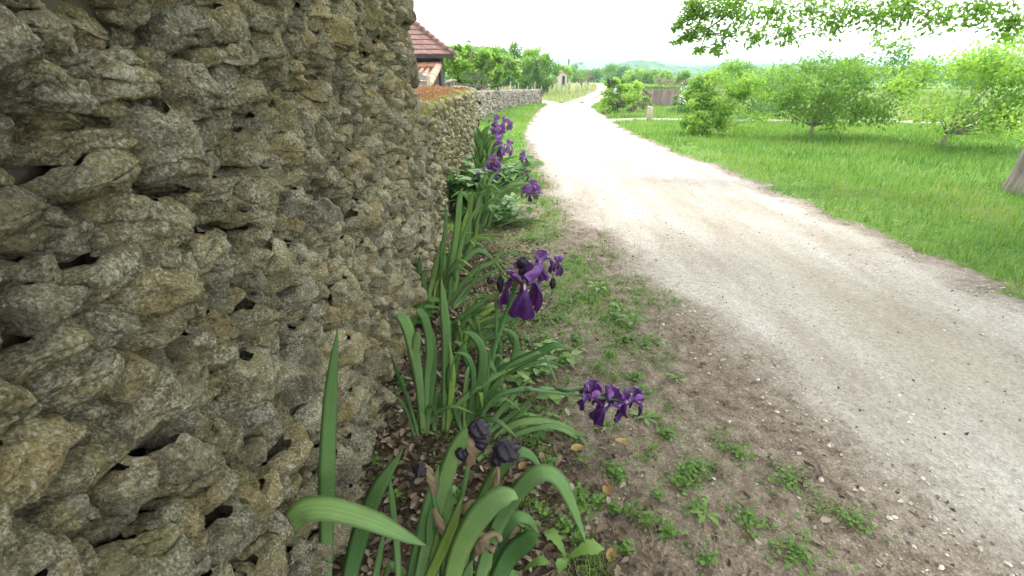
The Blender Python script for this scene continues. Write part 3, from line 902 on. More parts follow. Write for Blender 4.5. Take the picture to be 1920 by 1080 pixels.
# bare little tree by the far bend
px_tree('small_tree', 1092, 152, 116, 26, 'spindly half-bare tree at the far bend of the track', 'tree', M_mid, Y=62, seed=77, nleaf=500, size=.13, lowf=.3, trunk_r=.05, clumps=16, nl=14)
px_tree('bare_bush', 1103, 154, 130, 18, 'pinkish bare bush next to the spindly tree', 'bush', M_drybush, Y=64, seed=78, nleaf=380, size=.12, lowf=.1, trunk_r=.04, clumps=14, nl=14)
px_tree('bare_bush', 1252, 163, 146, 50, 'greyish bare bush beyond the brushwood fence', 'bush', M_drybush, Y=70, seed=79, nleaf=1600, size=.14, lowf=.05, trunk_r=.05, clumps=24)
px_tree('bare_bush', 1286, 166, 148, 30, 'grey-brown bush left of the tall right-hand shrub', 'bush', M_drybush, Y=50, seed=80, nleaf=900, size=.1, lowf=.05, trunk_r=.04, clumps=18)

# ------------------------------------------------------------------ huts beyond the vines
def hut(px0, px1, pyb, pyt, Yd, label, wallm, roofm):
    a = at(px0, pyb, Yd); b = at(px1, pyb, Yd); w = b[0] - a[0]
    g = float(gz(a[0], Yd)); xc = (a[0] + b[0]) / 2
    t = thing('hut', (xc, Yd, g), label, 'hut', 'little huts among the vines')
    ze = at(px0, pyt + (pyb - pyt) * .45, Yd)[2]; zr = at(px0, pyt, Yd)[2]
    d = w * 1.1; hw = w / 2
    mb = MB(); mb.box(xc - hw, xc + hw, Yd, Yd + d, g - .3, ze)
    mb.add([(xc - hw, Yd, ze), (xc + hw, Yd, ze), (xc, Yd, zr), (xc - hw, Yd + d, ze), (xc + hw, Yd + d, ze), (xc, Yd + d, zr)], tris=[(0, 1, 2), (3, 5, 4)])
    mb.build('wall', wallm, t, smooth=False)
    mb = MB(); ov = w * .12
    for s in (-1, 1):
        x1 = xc + s * (hw + ov); z1 = ze - (zr - ze) * (ov / hw)
        v = []
        for yy in (Yd - ov, Yd + d + ov):
            for dz in (.02, .10): v += [(xc, yy, zr + dz), (x1, yy, z1 + dz)]
        mb.add(v, [(0, 1, 3, 2), (4, 6, 7, 5), (0, 2, 6, 4), (1, 5, 7, 3), (2, 3, 7, 6), (0, 4, 5, 1)])
    mb.build('roof', roofm, t, smooth=False)
    mb = MB(); mb.box(xc + hw * .05, xc + hw * .6, Yd - .04, Yd + .02, g, ze - .1); mb.build('door', M_dark, t, smooth=False)
hut(1044, 1063, 150, 134, 78, 'small hut with an orange tiled roof and a dark doorway beyond the vines', M_plaster, M_orange)
hut(1012, 1027, 150, 133, 70, 'smaller grey hut half hidden at the foot of the left wood', M_plaster, M_orange)

# ------------------------------------------------------------------ grass and field
def blades(mb, x, y, h, r, w=0.006, lean=0.5, rnd=None, seg=1):
    n = len(x); z = gz(x, y) if y.min() > 22 else gzf(x, y)
    yaw = r.uniform(0, 2 * np.pi, n); le = r.uniform(0.05, lean, n) * h
    d = np.stack([np.cos(yaw), np.sin(yaw), np.zeros(n)], 1); s = np.stack([-np.sin(yaw), np.cos(yaw), np.zeros(n)], 1)
    s = s * np.sign(r.uniform(-1, 1, n))[:, None]
    B = np.stack([x, y, z - .005], 1); w = np.broadcast_to(w, (n,))[:, None]
    rn = r.uniform(0, 1, n) if rnd is None else rnd
    if seg == 1:
        v = np.stack([B - s * w, B + s * w, B + d * le[:, None] + ez * h[:, None]], 1)
        t = (np.arange(n) * 3)[:, None] + np.array([[0, 1, 2]])
        mb.add(v.reshape(-1, 3), tris=t, rnd=np.repeat(rn, 3))
    else:
        M_ = B + d * le[:, None] * .3 + ez * h[:, None] * .6
        v = np.stack([B - s * w, B + s * w, M_ - s * w * .8, M_ + s * w * .8, B + d * le[:, None] * 1.2 + ez * h[:, None] * (1 - .25 * lean)], 1)
        i = (np.arange(n) * 5)[:, None]
        mb.add(v.reshape(-1, 3), quads=i + np.array([[0, 1, 3, 2]]), tris=i + np.array([[2, 3, 4]]), rnd=np.repeat(rn, 5))

r = np.random.default_rng(41)
mb = MB()                                                    # short turf: left strip and right verge
N = 190000
yy = 2.6 + 40 * r.uniform(0, 1, N) ** 1.7; xx = r.uniform(-1.4, 13, N) 
rd, gr, li = masks(xx, yy)
edge = np.interp(yy, LY, LX)
keep = (r.uniform(0, 1, N) < gr ** 1.3) & (rd < .25) & (xx < 4 + yy * .75)
keep &= ~((xx < -0.66) & (yy < 12))
keep &= xx > np.where(yy > 12, np.interp(yy, W2p[:, 1], W2p[:, 0], left=-1.3) + .05, -9)
xx, yy = xx[keep], yy[keep]; dist = yy
hh = r.uniform(.025, .075, len(xx)) * (1 + dist * .03) * np.where(xx > np.interp(yy, RY, RX), 1.5 + .7 * n2(xx, yy, .9, 55), 1.0)
blades(mb, xx, yy, np.maximum(hh, .02), r, .0035 + dist * .00045, 0.9, np.clip(.45 + .35 * n2(xx, yy, 1.2, 56) + r.normal(0, .2, len(xx)), 0, 1))
o = mb.build('grass', M_grass, smooth=False); tag(o, 'short green grass of the verges on both sides of the track', 'grass', kind='stuff')

mb = MB()                                                    # tall meadow grass: left field, behind right verge
N = 60000
yy = 20 + 75 * r.uniform(0, 1, N) ** 1.5; xx = r.uniform(-14, 50, N)
d = road_d(xx, yy)
keep = (d < -.15) & (xx < 4 + yy * 1.1) & (xx > -1 - yy * .25)
w2x = np.interp(yy, W2p[:, 1], W2p[:, 0], left=-9, right=99)
leftside = xx < np.interp(yy, [20, 40, 45, 60, 100], [.5, 2.4, 5.5, 10, 16])
keep &= ~(leftside & (yy < 42) & (xx > w2x - .7) )
keep &= ~((~leftside) & (yy < 42) & (r.uniform(0, 1, N) < .6))
xx, yy, ls = xx[keep], yy[keep], leftside[keep]
hh = r.uniform(.15, .5, len(xx)) * np.where(ls, 1.0, .7)
rn = np.clip(np.where(ls, .3 + .012 * (yy - 42), .25) + .25 * n2(xx, yy, .25, 57) + r.normal(0, .15, len(xx)), 0, 1)
blades(mb, xx, yy, hh, r, .012 + yy * .0006, 0.5, rn)
o = mb.build('meadow_grass', M_drygrass, smooth=False); tag(o, 'tall pale meadow grass of the fields beyond the bend', 'grass', kind='stuff')

# vine stakes in the left field
vs = []
for row in range(9):
    for k in range(9):
        vs.append((-1 + k * 1.5 + row * .9 + r.normal(0, .15), 47 + row * 3.4 + r.normal(0, .3)))
mb0 = None
src = None; cnt = 0
for (x, y) in vs:
    if x > np.interp(y, [45, 52, 62, 80], [4.3, 7.3, 10.2, 12]) or x < -2: continue
    g = float(gz(x, y))
    if src is None:
        mb = MB(); mb.tube([(x, y, g - .1), (x + .01, y, g + .6), (x - .02, y, g + 1.1)], [.035, .032, .028], 6)
        src = thing('vine_stake', (x, y, g), 'thin pale stake of a vine row standing in the dry grass beyond the wall', 'stake', 'vine stakes in the field')
        mb.build('stake', M_post, src)
        mb = MB(); rr = np.random.default_rng(4)
        P = np.array([x, y, g + .5]) + rr.normal(0, 1, (40, 3)) * [.14, .1, .22]
        scatter(mb, 'diamond', P, .12, rotmats(40, rr), rr.uniform(0, 1, 40)); mb.build('vine', M_mid, src, smooth=False)
    else:
        dup(src, (x, y, g), r.uniform(0, 6), r.uniform(.75, 1.25))

# ------------------------------------------------------------------ things right of the track
def bushy(name, specs_, label, cat, mats, seed, size, z0=0.0, group=None, kind='diamond'):
    """shrub of several leaf masses: (px, py, Y, rx, rz, leaves, mat index)"""
    r = np.random.default_rng(seed)
    c0 = at(specs_[0][0], specs_[0][1], specs_[0][2])
    g = float(gz(c0[0], c0[1]))
    t = thing(name, (c0[0], c0[1], g), label, cat, group)
    Ks = []
    bm = {}
    for (px, py, Yd, rx, rz, nl_, mi) in specs_:
        c = at(px, py, Yd)
        m_ = bm.setdefault(mi, MB())
        K = crown(m_, r, c, (rx, rx * .9, rz), max(6, int(nl_ / 110)), nl_, size, .32, kind)
        Ks.append(K)
    for mi, m_ in bm.items():
        m_.build('foliage', mats[mi], t, smooth=False)
    mb = MB(); K = np.vstack(Ks); limbs(mb, r, (c0[0], c0[1], g), K, .035, .3, 16, top=(c0[0], c0[1], c0[2] + .1))
    mb.build('stem', M_bark, t)
    return t
bushy('lane_bush', [(1160, 180, 25, .85, .62, 3600, 0), (1150, 160, 25, .55, .35, 1500, 0), (1185, 172, 25.5, .7, .5, 1500, 0), (1146, 196, 24.7, .6, .35, 1400, 0), (1178, 194, 25, .8, .35, 900, 1), (1147, 151, 24.6, .22, .32, 420, 2)],
      'lime-green bush with a dark ivy patch at the right edge of the track', 'bush', [M_bright, M_drybush, M_cypress], 201, .10)
a = at(1153, 169, 24.2)
mb = MB(); S_, T_ = np.meshgrid(np.linspace(0, 1, 9), np.linspace(-1, 1, 9), indexing='ij'); S_, T_ = S_.ravel(), T_.ravel()
mb.add(np.stack([a[0] + .06 * T_ * (1 - .4 * S_) + .02 * np.sin(S_ * 5), a[1] + .03 * np.sin(T_ * 5 + S_ * 3), a[2] + .07 - .17 * S_ + .03 * np.abs(T_) * np.sin(T_ * 3)], 1), stone_faces(9, 9))
mb.tube([(a[0] + .02, a[1] + .04, a[2] + .1), (a[0] + .1, a[1] + .3, a[2] + .2)], .006, 5)
o = mb.build('cloth_rag', M_pale); tag(o, 'scrap of pale blue cloth hanging in the lime-green bush', 'cloth')
bushy('twig_bush', [(1208, 180, 24, .28, .4, 500, 0), (1212, 192, 23.5, .3, .25, 420, 1)], 'thin twiggy bush just behind the wooden post', 'bush', [M_drybush, M_mid], 202, .07)

# brushwood fence and clipped hedge above it
f0 = at(1205, 199, 33.0); f1 = at(1270, 202, 33.6)
t = thing('brushwood_fence', ((f0[0] + f1[0]) / 2, 33.3, float(gz(0, 33.3))), 'brown brushwood screen fence below a clipped hedge', 'fence')
mb = MB(); r = np.random.default_rng(61); n = 520
L = f1 - f0; htop = at(1205, 168, 33)[2]; 
for k in range(n):
    s = r.uniform(0, 1); x = f0[0] + L[0] * s; y = f0[1] + L[1] * s + r.normal(0, .025); g = float(gz(x, y))
    zt = htop + r.normal(0, .03)
    mb.tube([(x, y, g - .02), (x + r.normal(0, .02), y, zt)], r.uniform(.006, .014), 4, r.random(), False)
mb.build('brushwood', M_heather, t)
mb = MB()
for s in (0.02, .34, .66, .98):
    x = f0[0] + L[0] * s; y = f0[1] + L[1] * s + .07
    mb.tube([(x, y, float(gz(x, y)) - .2), (x, y, htop - .05)], .04, 6)
for z_ in (.3, .85): mb.tube([(f0[0], f0[1] + .05, htop - 1.15 + z_), (f1[0], f1[1] + .05, htop - 1.15 + z_)], .012, 5)
mb.build('frame', M_post, t)
t = thing('hedge', ((f0[0] + f1[0]) / 2, 34.2, float(gz(0, 34.2))), 'clipped green hedge showing above the brushwood fence', 'hedge')
mb = MB(); n = 5200; r = np.random.default_rng(62)
g = float(gz(0, 34.2)); zt = at(1230, 161.5, 34.2)[2]
P = np.stack([r.uniform(f0[0] + .25, f1[0] + .2, n), 34.2 + r.uniform(-.35, .35, n), g + .15 + (zt - g - .15) * r.uniform(0, 1, n) ** .4 + r.normal(0, .02, n)], 1)
P[:, 2] += .06 * n2(P[:, 0], P[:, 1], 2.0, 3)
scatter(mb, 'diamond', P, .09, rotmats(n, r), r.uniform(.2, .8, n)); mb.build('foliage', M_mid, t, smooth=False)
mb = MB()
for k in range(14):
    x = f0[0] + .4 + k * .16; mb.tube([(x, 34.2, g - .1), (x + r.normal(0, .05), 34.2, zt - .2)], [.02, .01], 5)
mb.build('stem', M_bark, t)
# post
q = gnd(1216, 229); g = float(gz(q[0], q[1])); zt = at(1216, 199, q[1])[2]
t = thing('wooden_post', (q[0], q[1], g), 'short thick weathered wooden post in the grass at the lane corner', 'post')
mb = MB(); mb.tube([(q[0], q[1], g - .2), (q[0] + .01, q[1], g + .3), (q[0] - .005, q[1], zt - .03), (q[0], q[1], zt)], [.1, .092, .088, .07], 14); mb.build('post', M_post, t)

# ivy with pale flowers between fence and big shrub, then the big right-hand shrub
bushy('ivy_bush', [(1283, 185, 26, .45, .55, 2000, 0), (1281, 200, 25, .55, .3, 1200, 0)], 'dark green bush with white blossom at the right end of the brushwood fence', 'bush', [M_cool], 203, .09)
mb = MB(); r = np.random.default_rng(63); n = 90
c = at(1284, 183, 25.4); P = c + r.normal(0, 1, (n, 3)) * [.16, .1, .3]; scatter(mb, 'lobed', P, .08, rotmats(n, r), r.uniform(0, 1, n))
o = mb.build('blossom', M_whitefl, bpy.data.objects['ivy_bush'], smooth=False)
bushy('right_shrub', [(1325, 215, 12.5, .6, .5, 2900, 0), (1322, 165, 12.8, .5, .42, 1700, 0), (1360, 160, 12.8, .7, .5, 2200, 0), (1306, 240, 12.2, .42, .3, 1400, 0), (1300, 195, 13, .28, .35, 900, 1), (1400, 200, 12.5, .9, .7, 3200, 0)],
      'tall dense shrub at the right edge, by the grassy corner of the lane', 'shrub', [M_bright, M_mid], 204, .065, kind='ovate')
bushy('right_shrub', [(1540, 170, 11.5, 1.1, .8, 6000, 0), (1640, 160, 12, 1.0, 1.0, 5000, 0)], 'wide green shrub under the oak tree', 'shrub', [M_mid], 205, .07, kind='ovate')
bushy('right_shrub', [(1800, 180, 10, 1.2, .8, 5000, 0), (1920, 150, 10, 1.0, 1.1, 4000, 0)], 'bright shrub farthest right beside the oak tree', 'shrub', [M_bright], 206, .07, kind='ovate')
bushy('hedge_shrub', [(1440, 172, 19, 1.5, .8, 4000, 0)], 'rounded bush beyond the side lane', 'shrub', [M_cool], 207, .1)

# ------------------------------------------------------------------ shed, lean-to roof, gate, behind the low wall
def P3(px, py, Yd): return at(px, py, Yd)
SY = 20.0
corner = at(824, 140, SY)[0]
eave = at(848, 100, SY - .45); 
t = shed_root = thing('wooden_shed', (corner, SY, float(gz(-3, SY))), 'dark boarded shed with a steep red tiled roof behind the walls', 'shed')
g = float(gz(-3, SY)); W_ = 4.2
ze = at(829, 99, SY)[2]
mb = MB(); r = np.random.default_rng(71); z = g - .3; k = 0
mb.box(corner - W_ + .03, corner - .03, SY + .03, SY + W_ - .03, g - .3, ze)
while z < ze + .05:                                                # overlapping boards
    for (x0, x1, y0, y1) in ((corner - W_, corner, SY - .012, SY + .02),):
        v = [(x0, SY - .035, z), (x1, SY - .035, z), (x1, SY - .005, z + .19), (x0, SY - .005, z + .19), (x0, SY + .02, z), (x1, SY + .02, z)]
        mb.add(v, [(0, 1, 2, 3), (4, 5, 1, 0)], rnd=r.random())
    v = [(corner + .035, SY, z), (corner + .035, SY + W_, z), (corner + .005, SY + W_, z + .19), (corner + .005, SY, z + .19), (corner - .02, SY, z), (corner - .02, SY + W_, z)]
    mb.add(v, [(0, 1, 2, 3), (4, 5, 1, 0)], rnd=r.random())
    z += .18
mb.build('wall', M_board, t, smooth=False)
mb = MB(); mb.box(corner - .06, corner + .055, SY - .055, SY + .06, g - .3, ze + .02); mb.build('corner_post', M_board, t, smooth=False)
# hipped roof with rows of flat tiles, flaring at the eaves
xc, yc = corner - W_ / 2, SY + W_ / 2
ov = eave[0] - corner; hw = W_ / 2 + ov
zE = at(848, 101, SY - ov)[2]
apex_px = None
rise = 2.2
def roofz(s):                                                      # s: 0 eave .. 1 apex
    return zE - .02 + rise * (s - .045 * math.sin(math.pi * min(1, s * 1.0)) ) 
mb = MB(); nrow = 12
dirs = [(0, -1), (1, 0), (0, 1), (-1, 0)]
for (dx, dy) in dirs:
    for k in range(nrow):
        s0, s1 = k / nrow, (k + 1) / nrow
        a0, a1 = hw * (1 - s0), hw * (1 - s1)
        z0, z1 = roofz(s0) + .035, roofz(s1)
        ntile = max(1, int(2 * a0 / .17))
        for q_ in range(ntile):
            u0, u1 = -1 + 2 * q_ / ntile, -1 + 2 * (q_ + 1) / ntile
            jz = r.normal(0, .005); gp = .006 / max(a0, .1)
            pts = []
            for (u, a, z_) in ((u0 + gp, a0, z0 + jz), (u1 - gp, a0, z0 + jz), (u1 - gp, a1, z1), (u0 + gp, a1, z1)):
                pts.append((xc + dx * a - dy * u * a, yc + dy * a + dx * u * a, z_))
            low_ = [(p_[0], p_[1], p_[2] - .022) for p_ in pts[:2]]
            mb.add(pts + low_, [(0, 1, 2, 3), (4, 5, 1, 0)], rnd=np.clip(r.normal(.5, .22), 0, 1))
rb = [(xc + sx * hw * .985, yc + sy * hw * .985, roofz(0) - .0) for sx, sy in ((-1, -1), (1, -1), (1, 1), (-1, 1))] + [(xc + sx * hw * .5, yc + sy * hw * .5, roofz(.5) - .03) for sx, sy in ((-1, -1), (1, -1), (1, 1), (-1, 1))] + [(xc, yc, roofz(1) - .04)]
mb.add(rb, [(0, 1, 5, 4), (1, 2, 6, 5), (2, 3, 7, 6), (3, 0, 4, 7)], [(4, 5, 8), (5, 6, 8), (6, 7, 8), (7, 4, 8)], rnd=.3)
mb.build('roof', M_tile, t, smooth=False)
mb = MB()
for (sx, sy) in ((1, -1), (-1, -1), (1, 1), (-1, 1)):
    for k in range(15):
        s0, s1 = k / 15, (k + 1.15) / 15
        mb.tube([(xc + sx * hw * (1 - s0), yc + sy * hw * (1 - s0), roofz(s0) + .05), (xc + sx * hw * (1 - s1), yc + sy * hw * (1 - s1), roofz(s1) + .02)], [.085, .065], 8, r.random())
mb.build('ridge_tiles', M_tile, t)
mb = MB()
mb.box(xc - hw, xc + hw, yc - hw, yc - hw + .03, zE - .14, zE - .02); mb.box(xc + hw - .03, xc + hw, yc - hw + .03, yc + hw, zE - .14, zE - .02)
mb.box(xc - hw + .03, xc + hw - .03, yc - hw + .03, yc + hw - .03, zE - .06, zE - .03)
mb.build('eaves_board', M_board, t, smooth=False)

shed_root.rotation_euler = (0, 0, math.radians(5))

# lean-to with canal tiles
xr = at(822, 128, 19.9)[0]
zt_, zb_ = at(822, 128, 19.9)[2], at(806, 166, 17.2)[2]
y0, y1 = 17.2, 19.93; x0 = xr - 3.2
t = thing('tiled_shelter', ((x0 + xr) / 2, 18.5, float(gz(-3, 18.5))), 'low shelter with pink canal roof tiles against the dark shed', 'shelter')
mb = MB(); sl = (zt_ - zb_) / (y1 - y0)
nx_ = 15; 
for c_ in range(nx_):
    xcn = xr - .1 - c_ * .215
    for rrow in range(7):
        ya = y0 + rrow * .39; yb = min(ya + .45, y1)
        za = zb_ + sl * (ya - y0) + .05 + .012; zb2 = zb_ + sl * (yb - y0) + .05
        th = np.linspace(0, np.pi, 7); v = []
        for (yy_, zz_, rr_) in ((ya, za, .085), (yb, zb2, .068)):
            for a_ in th: v.append((xcn + rr_ * math.cos(a_), yy_, zz_ + rr_ * .8 * math.sin(a_)))
        mb.add(v, [(k, k + 1, k + 8, k + 7) for k in range(6)], rnd=r.random())
        v = []
        for (yy_, zz_, rr_) in ((ya, za - .02, .06), (yb, zb2 - .02, .075)):
            for a_ in th: v.append((xcn - .1075 + rr_ * math.cos(a_), yy_, zz_ + .03 - rr_ * .7 * math.sin(a_)))
        mb.add(v, [(k, k + 1, k + 8, k + 7) for k in range(6)], rnd=r.random())
mb.build('roof', M_canal, t)
mb = MB()
for rrow in range(6):
    ya = y0 - .02 + rrow * .46
    mb.tube([(xr + .03, ya, zb_ + sl * (ya - y0) + .12), (xr + .03, ya + .5, zb_ + sl * (ya + .5 - y0) + .10)], [.125, .105], 12, r.random())
for k in range(8):
    xa = xr + .05 - k * .42
    mb.tube([(xa, y1 - .08, zt_ + .10), (xa - .46, y1 - .08, zt_ + .09)], [.12, .105], 12, r.random())
mb.build('ridge_tiles', M_canal, t)
mb = MB(); g_ = float(gz(-3, 18))
mb.box(x0, xr - .02, y1 - .06, y1 - .02, g_ - .3, zt_ - .02); mb.box(xr - .1, xr - .04, y0 + .15, y1 - .08, g_ - .3, zb_ + .0)
v = [(x0, y0, zb_ - .03), (xr, y0, zb_ - .03), (xr, y1 - .08, zt_ - .03), (x0, y1 - .08, zt_ - .03), (x0, y0, zb_ + .02), (xr, y0, zb_ + .02), (xr, y1 - .08, zt_ + .02), (x0, y1 - .08, zt_ + .02)]
mb.add(v, [(0, 3, 2, 1), (4, 5, 6, 7), (0, 1, 5, 4), (1, 2, 6, 5)])
mb.build('wall', M_gatewood, t, smooth=False)
# silver-grey slatted gate
GY = 14.0; xg = at(802, 150, GY)[0]; zg = at(800, 142, GY)[2]; g_ = float(gz(-3, GY))
t = thing('wooden_gate', (xg - .8, GY, g_), 'silver-grey slatted wooden gate behind the low mossy wall', 'gate')
mb = MB(); z = g_ + .1
while z < zg - .02:
    mb.box(xg - 1.7, xg - .03, GY, GY + .025, z, z + .105, rnd=r.random()); z += .118
mb.build('slats', M_gatewood, t, smooth=False)
for xa, xb in ((xg - .03, xg + .06), (xg - 1.8, xg - 1.7)):
    mb = MB(); mb.box(xa, xb, GY - .03, GY + .06, g_ - .2, zg + .01); mb.build('post', M_post, t, smooth=False)
mb = MB(); mb.box(xg - 1.69, xg - .12, GY - .02, GY + .045, zg + .0, zg + .1); mb.build('top_rail', M_gatewood, t, smooth=False)

# fig tree with gnarled grey branches
r = np.random.default_rng(81); FY = 27.0
b = at(905, 190, FY); g = float(gz(b[0], FY))
t = thing('fig_tree', (b[0], FY, g), 'spreading lime-leaved fig tree with gnarled pale branches behind the pale wall', 'tree')
mb = MB(); F = lambda px, py, dy=0: at(px, py, FY + dy)
base = np.array([b[0] - .05, FY, g - .1]); fk = F(902, 166)
mb.tube(spline([base, base * .5 + fk * .5 + np.array([.06, 0, 0]), fk], 8), np.linspace(.12, .09, 8), 9)
brs = [[(902, 166), (893, 145), (882, 130), (872, 122)], [(902, 166), (908, 150), (906, 135), (912, 118)], [(902, 164), (920, 152), (940, 142), (958, 136)], [(903, 166), (925, 160), (945, 152)],
       [(893, 145), (878, 142), (862, 146)], [(906, 138), (920, 128), (926, 112)], [(882, 130), (884, 112), (882, 84), (878, 74)], [(940, 142), (950, 130), (952, 118)], [(893, 147), (898, 130), (895, 108)], [(902, 165), (885, 160), (865, 157), (840, 155)]]
for q_ in brs:
    dy = r.uniform(-.35, .35)
    p = spline([F(a_, b_, dy * k / 3) for k, (a_, b_) in enumerate(q_)], 9)
    mb.tube(p, np.linspace(.045, .014, 9), 7, .8)
    for k in range(4):
        s = p[r.integers(3, 9)]; mb.tube(spline([s, s + r.normal(0, .12, 3), s + r.normal(0, .22, 3) + [0, 0, .12]], 5), np.linspace(.016, .006, 5), 5, .8)
mb.build('trunk', M_bark, t)
mb = MB()
for (px, py, rx, rz, nl_) in [(860, 118, .5, .38, 1000), (852, 100, .35, .25, 500), (885, 104, .45, .32, 900), (915, 106, .5, .34, 1000), (945, 118, .42, .35, 900), (935, 138, .4, .25, 500), (905, 128, .4, .25, 400), (958, 135, .3, .3, 500), (925, 152, .35, .2, 350), (868, 148, .35, .15, 260), (890, 168, .3, .15, 260), (845, 135, .3, .3, 420)]:
    crown(mb, r, F(px, py, r.uniform(-.3, .5)), (rx * 1.4, rx * 1.4, rz * 1.4), max(8, nl_ // 40), nl_, .15, .36, 'lobed')
crown(mb, r, F(885, 78), (.35, .1, .1), 6, 22, .1, .5, 'ovate')
mb.build('crown', M_bright, t, smooth=False)
# dark pruned log behind the low wall
a, b_ = at(834, 156, 12.2), at(856, 151, 12.6)
mb = MB(); mb.tube(spline([a, (a + b_) / 2 + [0, 0, .02], b_], 6), [.03, .04, .035, .03, .03, .02], 7)
for f_ in (.15, .5, .75):
    p = a + (b_ - a) * f_; mb.tube([p, [p[0], p[1], float(gz(0, 12.4)) - .05]], .018, 5)
o = mb.build('trestle', M_bark); tag(o, 'dark wooden trestle rail between the shed and the fig tree, behind the low wall', 'trestle')

# sedum and moss on the low wall
r = np.random.default_rng(91); mb = MB(); n = 14000
yy = L0 + .1 + (9.4 - L0) * r.uniform(0, 1, n); xx = -0.99 + r.uniform(-.26, .27, n)
dn = n2(xx, yy, 2.6, 91, 3) + .15
edge_ = sstep(-xx, .74, .84)
kp = (dn > -.02 + .25 * vnoise(np.stack([xx * 9, yy * 9, xx * 0], 1), 8)) & (r.uniform(0, 1, n) < .25 + edge_)
xx, yy, dn = xx[kp], yy[kp], dn[kp]; n = len(xx)
zz = low_top(yy) + gz(0, yy) + .005 + r.uniform(0, .075, n) * np.clip(dn + .3, .2, 1)
scatter(mb, 'diamond', np.stack([xx, yy, zz], 1), r.uniform(.014, .03, n), rotmats(n, r, tilt=r.uniform(-1.5, -.3, n)), np.clip(.45 + .3 * n2(xx, yy, 6, 92) + r.normal(0, .2, n), 0, 1))
o = mb.build('sedum', M_sedum, smooth=False); tag(o, 'orange-red sedum carpeting the top of the low wall', 'sedum', kind='stuff')
mb = MB(); n = 9000
yy = L0 + .02 + (L1 - L0 - .1) * r.uniform(0, 1, n) ** 1.3; sd = r.uniform(0, 1, n)
xx = np.where(sd < .7, -0.745 + r.normal(0, .03, n), -1.0 + r.normal(0, .12, n))
kp = n2(xx, yy, 3.0, 93, 2) > -.05; xx, yy = xx[kp], yy[kp]; n = len(xx)
zz = low_top(yy) + gz(0, yy) - .0 + r.uniform(-.02, .02, n) - np.maximum(0, xx + .74) * 1.2
scatter(mb, 'diamond', np.stack([xx, yy, zz], 1), r.uniform(.010, .02, n), rotmats(n, r, tilt=r.uniform(-1.5, -.3, n)), r.uniform(0, 1, n))
o = mb.build('moss', M_moss, smooth=False); tag(o, 'yellow-green moss cushions along the edge of the low wall', 'moss', kind='stuff')
#PART3
# ------------------------------------------------------------------ iris plants
def ribbon(mb, pts, width, view, prof='leaf', twist=0.0, thick=0.0016, n=22, rnd=0.5, fold=0.10):
    """a long blade with a lens-shaped cross-section"""
    p = spline(pts, n); s = np.linspace(0, 1, n)
    T = np.gradient(p, axis=0); T /= np.linalg.norm(T, axis=1)[:, None] + 1e-9
    vd = p - EYE if view is None else np.broadcast_to(np.asarray(view, float), p.shape)
    vd = vd / np.linalg.norm(vd, axis=1)[:, None]
    Wd = np.cross(T, vd); Wd /= np.linalg.norm(Wd, axis=1)[:, None] + 1e-9
    for k in range(1, n):
        if Wd[k] @ Wd[k - 1] < 0: Wd[k] *= -1
    N = np.cross(Wd, T)
    tw = twist if np.ndim(twist) else twist * s
    Wr = Wd * np.cos(tw)[:, None] + N * np.sin(tw)[:, None]; Nr = -Wd * np.sin(tw)[:, None] + N * np.cos(tw)[:, None]
    if prof == 'leaf': w = np.interp(s, [0, .12, .45, .72, .88, .96, 1], [.66, .76, 1, .80, .44, .17, .01])
    elif prof == 'cut': w = np.interp(s, [0, .12, .5, .9, .97, 1], [.55, .62, 1, .95, .8, .45])
    else: w = np.interp(s, [0, .25, .5, .8, 1], [.4, .85, 1, .8, .06])
    w = (w * width / 2)[:, None]; th = thick * (1 - .5 * s)[:, None]
    v = np.stack([p - Wr * w, p - Wr * w * .45 + Nr * (th + fold * w * .8), p + Nr * (th * 1.6 + fold * w), p + Wr * w * .45 + Nr * (th + fold * w * .8), p + Wr * w,
                  p + Wr * w * .45 + Nr * (-th + fold * w * .8), p + Nr * (-th * 1.6 + fold * w), p - Wr * w * .45 + Nr * (-th + fold * w * .8)], 1)
    i = np.arange(n - 1)[:, None] * 8; j = np.arange(8)[None]
    q = np.stack([i + j, i + (j + 1) % 8, i + 8 + (j + 1) % 8, i + 8 + j], -1).reshape(-1, 4)
    rr = np.repeat(np.clip(rnd + .35 * (1 - sstep(s, 0, .22)) + .12 * np.sin(s * 5 + rnd * 20), 0, 1), 8)
    ua = np.tile(np.array([-1, -.45, 0, .45, 1, .45, 0, -.45]), n) + 5.0 + rnd * 9
    mb.add(v.reshape(-1, 3), q, rnd=rr, u=ua)
    return p

def px3(pt, Y):
    """(px, py[, dY]) near depth Y, never under the ground"""
    y = Y + (pt[2] if len(pt) > 2 else 0)
    if pt[1] > 112:
        g_ = gnd(pt[0], pt[1])
        if y > g_[1] - .012: return np.array([g_[0], g_[1] - .012, g_[2] + .006])
    return at(pt[0], pt[1], y)

LEAFR = np.random.default_rng(300)
def leaf(parent, Y, pts, wpx, prof='leaf', twist=None, rnd=None, name='leaf', mat=None, n=22, fold=.10):
    P = [px3(p_, Y) for p_ in pts]
    mid = P[len(P) // 2]; t_ = np.linalg.norm(mid - EYE)
    mb = MB()
    ribbon(mb, P, wpx / FPX * t_ * 0.93, None, prof, LEAFR.uniform(-.5, .5) if twist is None else twist, n=n, rnd=LEAFR.uniform(.1, .75) if rnd is None else rnd, fold=fold)
    return mb.build(name, mat or M_iris, parent)

